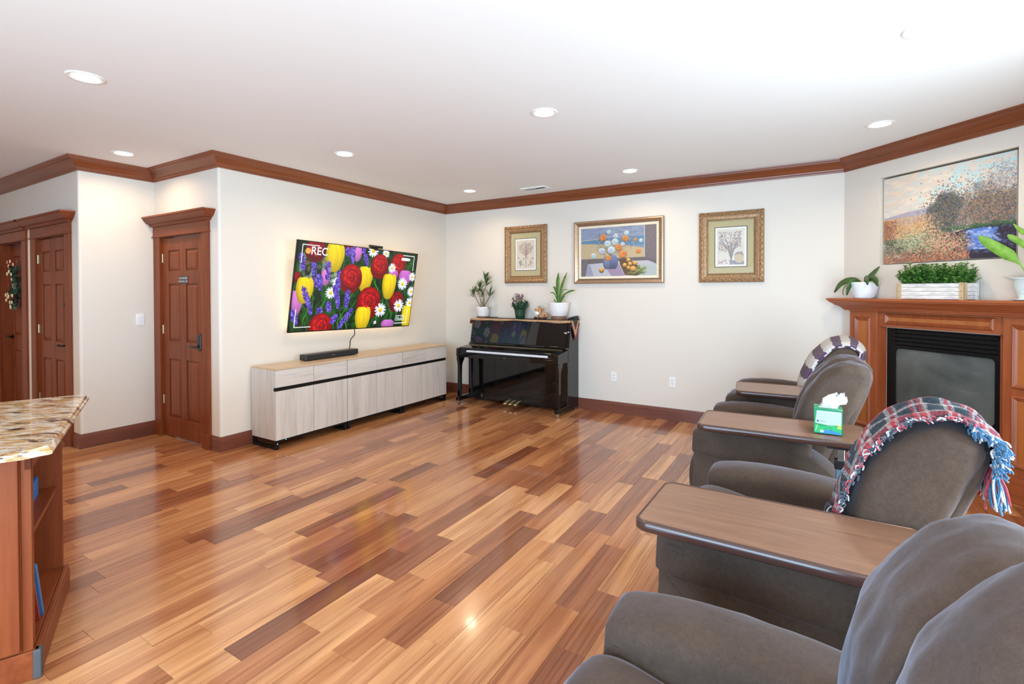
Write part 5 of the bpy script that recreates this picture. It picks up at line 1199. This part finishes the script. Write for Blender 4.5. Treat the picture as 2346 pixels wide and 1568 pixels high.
tm = print_mat('tissue_print', ta, .45)
ts2 = Art(120, 120, (.05, .50, .36)); 
for i in range(60): ts2.ell(U(0, 1), U(0, 1), U(.03, .12), U(.02, .06), random.choice(((.10, .62, .48), (.60, .84, .80), (.04, .42, .32), (.75, .88, .55))), U(0, 3), al=.6, soft=.3)
tsm = print_mat('tissue_side_print', ts2, .45)
h_ = .0625; Hh = .125
MB().box((-h_, -h_, 0), (h_, h_, Hh)).build('carton', plain('carton_green', (.04, .36, .20), .5), tb, bevel=.0015)
quad(-h_+.001, h_-.001, -h_-.0006, .001, Hh-.001, 'front_print', tm, tb)
MB().add([(h_+.0006, -h_, .001), (h_+.0006, h_, .001), (h_+.0006, h_, Hh-.001), (h_+.0006, -h_, Hh-.001)], [(0, 1, 2, 3)]).build('side_print', tsm, tb, uv=lambda c: ((c.y+h_)/(2*h_), c.z/Hh))
MB().add([(-h_, -h_, Hh+.0006), (h_, -h_, Hh+.0006), (h_, h_, Hh+.0006), (-h_, h_, Hh+.0006)], [(0, 1, 2, 3)]).build('top_print', tsm, tb, uv=lambda c: ((c.x+h_)/(2*h_), (c.y+h_)/(2*h_)))
MB().loft([[(.045*math.cos(a*PI/12), .022*math.sin(a*PI/12), Hh+.0012) for a in range(24)]]*1+[[(.001*math.cos(a*PI/12), .001*math.sin(a*PI/12), Hh+.0014) for a in range(24)]], cap=False).build('opening_film', M['white'], tb)
c_ = MB(); rings = []
for k_, (zz, wx, wy, ox) in enumerate(((0, .036, .012, .0), (.018, .044, .020, .008), (.036, .050, .022, .022), (.055, .040, .016, .040), (.072, .022, .008, .058))):
    rings.append([(ox+wx*math.cos(a*PI/10)*(1+.22*math.sin(3*a*PI/10+k_)), wy*math.sin(a*PI/10)*(1+.3*math.sin(5*a*PI/10+k_*2)), Hh+zz+.012*math.sin(a*1.1+k_)*min(1, k_)) for a in range(20)])
c_.loft(rings, cap=False); c_.build('tissue', plain('tissue_paper', (.66, .66, .68), .8, Subsurface_Weight=.2), tb, smooth=True)

# throws: sheets that follow the chair back
def back_curve(off):
    P = catmull([(a, b, 0) for a, b in BACK], 5); N = len(P); out = []
    for i in range(N):
        t = (P[(i+1) % N]-P[i-1]).normalized(); n_ = Vector((t.y, -t.x, 0)); 
        out.append(P[i]+Vector((-t.y, t.x, 0))*off*1.0)
    return out
_c = back_curve(0.0); ctr = sum(_c, Vector())/len(_c); BS = 1 if (back_curve(.01)[10]-ctr).length > (_c[10]-ctr).length else -1
def throw(root, i0, i1, ya, yb, mat, off=.014, wave=.006, name='throw_cloth', nv=26, thick=.008, uvs=(1, 1), lim=9):
    """ya(t), yb(t): edges across the chair as functions of the run along the back (0 front .. 1 rear)"""
    P = back_curve(BS*off); rows = []; n = i1-i0; mb = MB(); uvl = []
    for j in range(n+1):
        t = j/n; p = P[(i0+j) % len(P)]; q = (P[(i0+j) % len(P)]-back_curve(0)[(i0+j) % len(P)]).normalized()
        row = []
        for k in range(nv+1):
            v = k/nv; y = ya(t)*(1-v)+yb(t)*v; w_ = wave*(math.sin(y*55+t*5)+.6*math.sin(t*31+v*9))+wave*.8-.075*(1-(1-min(.995, max(0, abs(y)/lim))**4.0)**.45)*(1 if lim < 1 else 0)
            row.append((p.x+q.x*w_, y, p.y+q.y*w_)); uvl.append((v*uvs[0], t*uvs[1]))
        rows.append(row)
    mb.loft(rows, cap=False, closed=False)
    o = mb.build(name, mat, root, smooth=True)
    L = o.data.uv_layers.new(name='UVMap')
    for lp in o.data.loops: L.data[lp.index].uv = uvl[lp.vertex_index]
    m = o.modifiers.new('s', 'SOLIDIFY'); m.thickness = thick; m.offset = 0.6
    return rows
pm = NT('plaid_wool'); uv = pm.n('UVMap'); sp_ = pm.n('SeparateXYZ'); pm.k(uv.outputs[0], sp_.inputs[0])
nz = pm.noise(pm.coord(), 260, 3, .8); nz2 = pm.noise(pm.coord(), 90, 3, .7)
def wob(ch, k): return pm.math('ADD', sp_.outputs[ch], pm.math('MULTIPLY', pm.math('SUBTRACT', nz2, .5), k))
st_u = [(0, (.12, .02, .03)), (.04, (.40, .025, .045)), (.11, (.44, .42, .43)), (.18, (.006, .022, .038)), (.46, (.008, .03, .05)), (.48, (.42, .42, .43)), (.55, (.42, .025, .045)), (.62, (.36, .36, .38)), (.67, (.006, .025, .045)), (.90, (.38, .025, .05)), (.95, (.36, .36, .40))]
def fr(ch, n, k): return pm.math('FRACT', pm.math('MULTIPLY', wob(ch, k), n))
ca_ = pm.ramp(fr(0, 1.0, .05), st_u, 'CONSTANT'); cb_ = pm.ramp(fr(1, 2.1, .03), st_u, 'CONSTANT')
weave = pm.math('GREATER_THAN', pm.noise(pm.coord(), 420, 1), .5)
cc = pm.mix(weave, ca_, cb_); cc = pm.mix(pm.ramp(nz, [(.58, (0, 0, 0)), (.70, (1, 1, 1))]), cc, (.26, .27, .29)); cc = pm.mix(.45, cc, pm.ramp(nz2, [(.35, (.3, .3, .3)), (.65, (1.4, 1.4, 1.4))]), 'MULTIPLY')
pm.set(Base_Color=cc, Roughness=.95, Sheen_Weight=.1, Sheen_Roughness=.5, Specular_IOR_Level=.1)
b1 = pm.n('Bump'); b1.inputs['Strength'].default_value = .9; b1.inputs['Distance'].default_value = .004; pm.k(nz, b1.inputs['Height']); pm.k(b1.outputs[0], pm.b.inputs['Normal'])
def yarn(name, c): return plain(name, c, .9, var=.3, scale=200, Sheen_Weight=.5)
Y_red, Y_white, Y_navy, Y_blue = yarn('yarn_red', (.42, .025, .05)), yarn('yarn_white', (.50, .51, .54)), yarn('yarn_navy', (.02, .045, .08)), yarn('yarn_blue', (.02, .14, .30))
pt = thing('plaid_throw', (*CX['C'], 0), R(-3.6), 'fringed red, white and navy plaid throw draped over a recliner back', 'throw')
def pw_(t, pts):
    for (a, b), (c, d) in zip(pts, pts[1:]):
        if t <= c: u = (t-a)/(c-a); u = u*u*(3-2*u); return b+(d-b)*u
    return pts[-1][1]
rows = throw(pt, 10, 43, lambda t: pw_(t, [(0, -.215), (.35, -.155), (.6, -.17), (1, -.20)]), lambda t: pw_(t, [(0, -.09), (.3, .13), (.55, .12), (1, .04)]), pm.m, off=.011, wave=.006, thick=.014, uvs=(1, 1.9), lim=.262)
random.seed(14)
def fringe(root, pts, down, mats, n, ln=(.05, .09), r_=.0028, out=.4, name='fringe'):
    mbs = {id(m_): (MB(), m_) for m_ in mats}
    for i in range(n):
        u = U(0, len(pts)-1.001); k = int(u); p = Vector(pts[k]).lerp(Vector(pts[k+1]), u-k); m_ = random.choice(mats); d_ = Vector(down)+Vector((U(-out, out), U(-out, out), U(-out, out)*.5)); d_.normalize(); L_ = U(*ln)
        q = [p, p+d_*L_*.5+Vector((U(-.01, .01), U(-.01, .01), .004)), p+d_*L_]
        mbs[id(m_)][0].tube(catmull(q, 3, False), r_, 5)
    for b_, m_ in mbs.values():
        if b_.v: b_.build(name, m_, root, smooth=True, kind='stuff')
near = [r_[0] for r_ in rows]
up_ = [tuple(Vector(p)+Vector((0, 0, .006))) for p in near]
fringe(pt, rows[0], (-.25, -.1, -1), [Y_navy, Y_red, Y_white, Y_navy], 70, (.03, .06), out=.5)
fringe(pt, up_[1:16], (-.35, -1, -.5), [Y_navy, Y_red, Y_navy, Y_white], 110, (.012, .026), .0024, .8)
fringe(pt, up_[14:25], (0, -1, .02), [Y_red, Y_white, Y_navy], 70, (.010, .024), .0024, .8)
fringe(pt, up_[24:36], (.35, -.6, -.5), [Y_blue, Y_blue, Y_white, Y_blue], 170, (.02, .045), .0026, .6)
fringe(pt, rows[-1], (.05, -.15, -1), [Y_blue, Y_white, Y_red, Y_white], 110, (.07, .12), .0032, .25)
kn = NT('purple_white_knit'); uv = kn.n('UVMap'); sp_ = kn.n('SeparateXYZ'); kn.k(uv.outputs[0], sp_.inputs[0])
zz = kn.math('MULTIPLY', kn.math('PINGPONG', kn.math('MULTIPLY', sp_.outputs[0], 26), 1.0), .012)
f_ = kn.math('FRACT', kn.math('MULTIPLY', kn.math('ADD', sp_.outputs[1], zz), 5.2)); stp = kn.math('GREATER_THAN', f_, .5)
edge = kn.math('LESS_THAN', sp_.outputs[0], .07)
col = kn.mix(stp, (.74, .70, .64), (.075, .018, .085)); 
nn = kn.noise(kn.coord(), 130, 2, .6); col = kn.mix(.5, col, kn.ramp(nn, [(.3, (.55, .55, .55)), (.6, (1.1, 1.1, 1.1))]), 'MULTIPLY')
kn.set(Base_Color=col, Roughness=.9, Sheen_Weight=.4)
wv = kn.t.nodes.new('ShaderNodeTexWave'); wv.inputs['Scale'].default_value = 60; wv.inputs['Distortion'].default_value = 2; kn.k(uv.outputs[0], wv.inputs['Vector']); kn.bump(wv.outputs['Fac'], .8, .006)
kt = thing('knitted_throw', (*CX['A'], 0), 0, 'chunky purple and white striped knitted throw over the farthest recliner back', 'throw')
rows = throw(kt, 9, 44, lambda t: -.275, lambda t: .27, kn.m, off=.018, wave=.004, thick=.022, nv=40, lim=.292)
Y_pur = yarn('yarn_purple', (.075, .02, .09)); ed = MB(); ew = MB(); NR = len(rows)-1
for i in range(0, NR, 1):
    p = Vector(rows[i][0]); q = Vector(rows[i+1][0]); (ed if (i//3) % 2 else ew).tube([p, (p+q)/2+Vector((0, -.004, .002)), q], .0065, 7)
ed.build('crochet_edge', Y_pur, kt, smooth=True, kind='stuff'); ew.build('crochet_edge', Y_white, kt, smooth=True, kind='stuff')

# ================================================================ kitchen island, lower left
IA = math.atan2(.4, -.916)    # end face direction; local x runs along the end face (near -> far), local y = outward normal of the end face
# local frame: origin at the near plinth corner on the floor
ix = Vector((-.9165, .4, 0)).normalized(); io = Vector((2.151, -5.125, 0))
isl = thing('kitchen_island', io, math.atan2(ix.y, ix.x), 'cherry kitchen island cabinet with open end shelves, lower left', 'cabinet')
Minv = (Matrix.Translation(io) @ Matrix.Rotation(math.atan2(ix.y, ix.x), 4, 'Z')).inverted()
# in this frame +x goes to the far end of the end face, +y points back along the island (away from the open end), -y towards the room corner
def L(x, y, z=0): return Minv @ Vector((x, y, z))
CH = M['cherry_z']; CXm = M['cherry_x']
sgn = 1 if (Minv.to_3x3() @ Vector((-.4, -.917, 0))).y > 0 else -1
def Y(v): return v*sgn
ILN = 2.2; IW = .735; HB = .875
def ib(name, a, b, mat, parent=None, bevel=.002): return box(name, (a[0], Y(a[1]), a[2]), (b[0], Y(b[1]), b[2]), mat, parent or isl, bevel=bevel)
pb = ib('plinth', (.0, .0, 0), (IW, .020, .095), CXm, None, .004); ib('plinth_cap', (.0, .004, .095), (IW, .022, .112), CXm, pb, .004)
ib('corner_guard', (-.006, -.004, .0), (.030, .022, .112), plain('grey_rubber_guard', (.055, .06, .065), .5), None, .006)
ib('side_post', (.0+.012, .022, .0), (.050, .052, HB), CH); ib('side_post', (IW-.030, .022, 0), (IW-.006, .30, HB), CH)
ib('shelf_side', (.012, .052, 0), (.030, .30, HB), CH); ib('shelf_back', (.012, .29, .0), (IW-.006, .30, HB), CH)
ib('shelf_bottom', (.03, .022, .10), (IW-.03, .29, .118), CXm); ib('shelf', (.03, .040, .500), (IW-.03, .29, .520), CXm); ib('top_rail', (.012, .022, .80), (IW-.006, .042, HB), CXm)
ib('far_side_panel', (IW-.012, .30, 0), (IW, ILN, HB), CH)
# near long side: face frame with a raised panel door
ns = MB(); ns.box((.012, Y(.30), 0), (.030, Y(ILN), HB)); ns.build('near_side_panel', CH, isl)
def nside(name, y0, y1, z0, z1, x0, x1, mat, parent, bevel=.003): return MB().box((x0, Y(y0), z0), (x1, Y(y1), z1)).build(name, mat, parent, bevel=bevel)
for k_, (a, b) in enumerate(((.055, .62), (.64, 1.20), (1.22, 1.80))):
    dfm = MB(); s_ = .075
    for q in ((a, a+s_, .12, .86), (b-s_, b, .12, .86)): dfm.box((-.008, Y(q[0]), q[2]), (.012, Y(q[1]), q[3]))
    for q in ((a+s_, b-s_, .12, .12+s_), (a+s_, b-s_, .86-s_, .86)): dfm.box((-.008, Y(q[0]), q[2]), (.012, Y(q[1]), q[3]))
    dr = dfm.build('cabinet_door', CH, isl, bevel=.004)
    g0, g1, z0_, z1_ = a+s_, b-s_, .12+s_, .86-s_; f_ = .045
    MB().loft([[(.008, Y(y), z) for y, z in ((g0, z0_), (g1, z0_), (g1, z1_), (g0, z1_))], [(.003, Y(y), z) for y, z in ((g0+.006, z0_+.006), (g1-.006, z0_+.006), (g1-.006, z1_-.006), (g0+.006, z1_-.006))], [(-.005, Y(y), z) for y, z in ((g0+f_, z0_+f_), (g1-f_, z0_+f_), (g1-f_, z1_-f_), (g0+f_, z1_-f_))]]).build('raised_panel', CH, dr)
nside('toe_board', .02, ILN, 0, .11, .0, .012, CXm, isl)
# worktop polygon (world coordinates of its corners at counter height)
ct = thing('granite_worktop', (2.283, -5.114, HB), 0, 'speckled beige and brown granite worktop on the kitchen island', 'worktop')
pw = [Vector(p) for p in ((2.290, -5.112), (2.205, -5.25), (2.205-.40*2.0, -5.25-.917*2.0), (1.20-.40*2.3, -4.72-.917*2.3), (1.215, -4.70), (1.265, -4.672))]
pw = [Vector((2.292, -5.122)), Vector((2.255, -5.195)), Vector((2.255-.44*2.1, -5.195-.90*2.1)), Vector((1.205-.385*2.1, -4.70-.92*2.1)), Vector((1.205, -4.690)), Vector((1.262, -4.672))]
pl_ = [(p.x-2.283, p.y+5.114) for p in pw]
ccx = sum(p[0] for p in pl_)/6; ccy = sum(p[1] for p in pl_)/6
def inset(d): 
    out = []
    n = len(pl_)
    for i in range(n):
        p = Vector(pl_[i]); a = (Vector(pl_[i-1])-p).normalized(); b = (Vector(pl_[(i+1) % n])-p).normalized(); bis = (a+b)
        s2_ = bis.length; bis.normalize(); ca2 = a.dot(b); sn = math.sqrt(max(.02, (1-ca2)/2)); out.append(tuple(p+bis*d/sn))
    return out
rings = []
for d_, z in ((.012, .002), (.002, .008), (0, .016), (.002, .022), (.008, .025), (.010, .028), (.014, .034), (.020, .037)): rings.append([(x, y, z) for x, y in inset(d_)])
MB().loft(rings).build('slab', M['granite'], ct)
# books and papers in the open shelves
def bk(name, x, y, z, w_, d_, h_, mat, label, cat='book', tilt=0):
    wp = (Matrix.Translation(io) @ Matrix.Rotation(math.atan2(ix.y, ix.x), 4, 'Z')) @ Vector((x, Y(y), z))
    r_ = thing(name, wp, math.atan2(ix.y, ix.x), label, cat); r_.rotation_euler = (0, tilt, math.atan2(ix.y, ix.x))
    MB().box((0, 0, 0), (w_, Y(d_), h_)).build('cover', mat, r_, bevel=.001); MB().box((.003, Y(-.001) if False else Y(.002), .003), (w_-.003, Y(d_+.001), h_-.003)).build('pages', M['liner'], r_); return r_
bk('blue_box', .52, .095, .521, .10, .12, .085, plain('blue_carton', (.01, .16, .50), .4), 'bright blue packet on the upper shelf of the island end', 'box')
bk('blue_book', .245, .028, .119, .024, .20, .29, plain('blue_cover', (.02, .16, .42), .4), 'tall blue book leaning on the bottom shelf of the island', tilt=R(-27))
bk('red_book', .215, .034, .119, .014, .20, .31, plain('red_cover', (.30, .03, .02), .5), 'red book leaning behind the blue book in the island shelf', tilt=R(-27))

# ================================================================ door sign and wreath
sg = thing('door_sign', (-.675, -3.285, 1.620), 0, 'small dark rectangular sign with two lines of white lettering on the keypad door', 'sign')
sg.location = (-.66, -3.279, 1.60)
MB().box((-.085, -.004, -.038), (.085, 0, .038)).build('plate', plain('sign_plate', (.06, .06, .062), .4, .5), sg, bevel=.002)
wt_ = emis('sign_white', (0, 0, 0), 0.0, (.8, .8, .8))
for txt, z in (('AUTHORIZED', .006), ('PERSONNEL ONLY', -.024)):
    c_ = bpy.data.curves.new('tmp', 'FONT'); c_.body = txt; c_.size = .026 if len(txt) < 12 else .0215; c_.align_x = 'CENTER'; o_ = bpy.data.objects.new('tmp', c_); COL.objects.link(o_)
    me = o_.to_mesh() if False else None
    dg = bpy.context.evaluated_depsgraph_get(); me = bpy.data.meshes.new_from_object(o_.evaluated_get(dg)); bpy.data.objects.remove(o_)
    me.materials.clear(); me.materials.append(M['white']); q = bpy.data.objects.new('lettering', me); COL.objects.link(q); q.parent = sg; q.location = (0, -.0046, z); q.rotation_euler = (R(90), 0, 0)
c_ = to; dg = bpy.context.evaluated_depsgraph_get(); me = bpy.data.meshes.new_from_object(to.evaluated_get(dg)); q = bpy.data.objects.new('screen_lettering', me); COL.objects.link(q); q.parent = tvr; q.location = to.location; q.rotation_euler = to.rotation_euler; me.materials.clear(); me.materials.append(bpy.data.materials['screen_white']); bpy.data.objects.remove(to)
wr = thing('door_wreath', (-3.17, -3.862, 1.60), 0, 'hanging swag of green leaves, cream flowers and red berries on leftmost door', 'wreath')
random.seed(31); lf = MB(); be = MB(); cf = MB(); vn = MB()
vn.tube(catmull([(0, .0, .24), (.01, -.02, .1), (-.01, -.02, -.1), (.02, -.02, -.3)], 5, False), .008, 6)
for i in range(130):
    z = U(-.27, .20); wd = .13 if z > -.05 else .10; a = U(0, 2*PI); p = (U(-wd, wd)*.7, U(-.035, .0), z); lf.leaf(p, (math.cos(a), -.35, math.sin(a)*.8-.3), U(.06, .10), .045, .3, n=3)
for i in range(34): q = random.choice(((-.02, .20), (.05, .18), (.0, -.02), (-.05, .0), (.03, -.18))); be.ball((q[0]+U(-.07, .07), U(-.075, -.04), q[1]+U(-.04, .04)), .0085, 6, 4)
for i in range(22):
    q = Vector((U(-.08, .09), U(-.085, -.05), random.choice((.21, .19, .10, .04, -.06, -.16, -.22, -.30))+U(-.02, .02)))
    for k_ in range(5): a = k_*1.257; cf.ball(q+Vector((.012*math.cos(a), 0, .012*math.sin(a))), (.010, .007, .010), 6, 4)
vn.build('vine', M['stem'], wr); lf.build('leaves', plain('dusty_leaf', (.045, .085, .05), .6, var=.4, scale=30), wr, smooth=True, kind='stuff'); be.build('berries', plain('berry_red', (.30, .01, .015), .25), wr, smooth=True, kind='stuff'); cf.build('cream_flowers', plain('cream_flower', (.72, .62, .38), .6), wr, smooth=True, kind='stuff')

# chair power cord on floor
MB().tube(catmull([(4.90, -2.70, .30), (4.96, -2.62, .10), (5.02, -2.55, .012), (5.12, -2.3, .008), (5.3, -2.1, .008)], 6, False), .004, 6).build('black_cord', M['black'], None, smooth=True); tag(bpy.data.objects['black_cord'], 'thin black cord on the floor behind the recliners', 'cable')
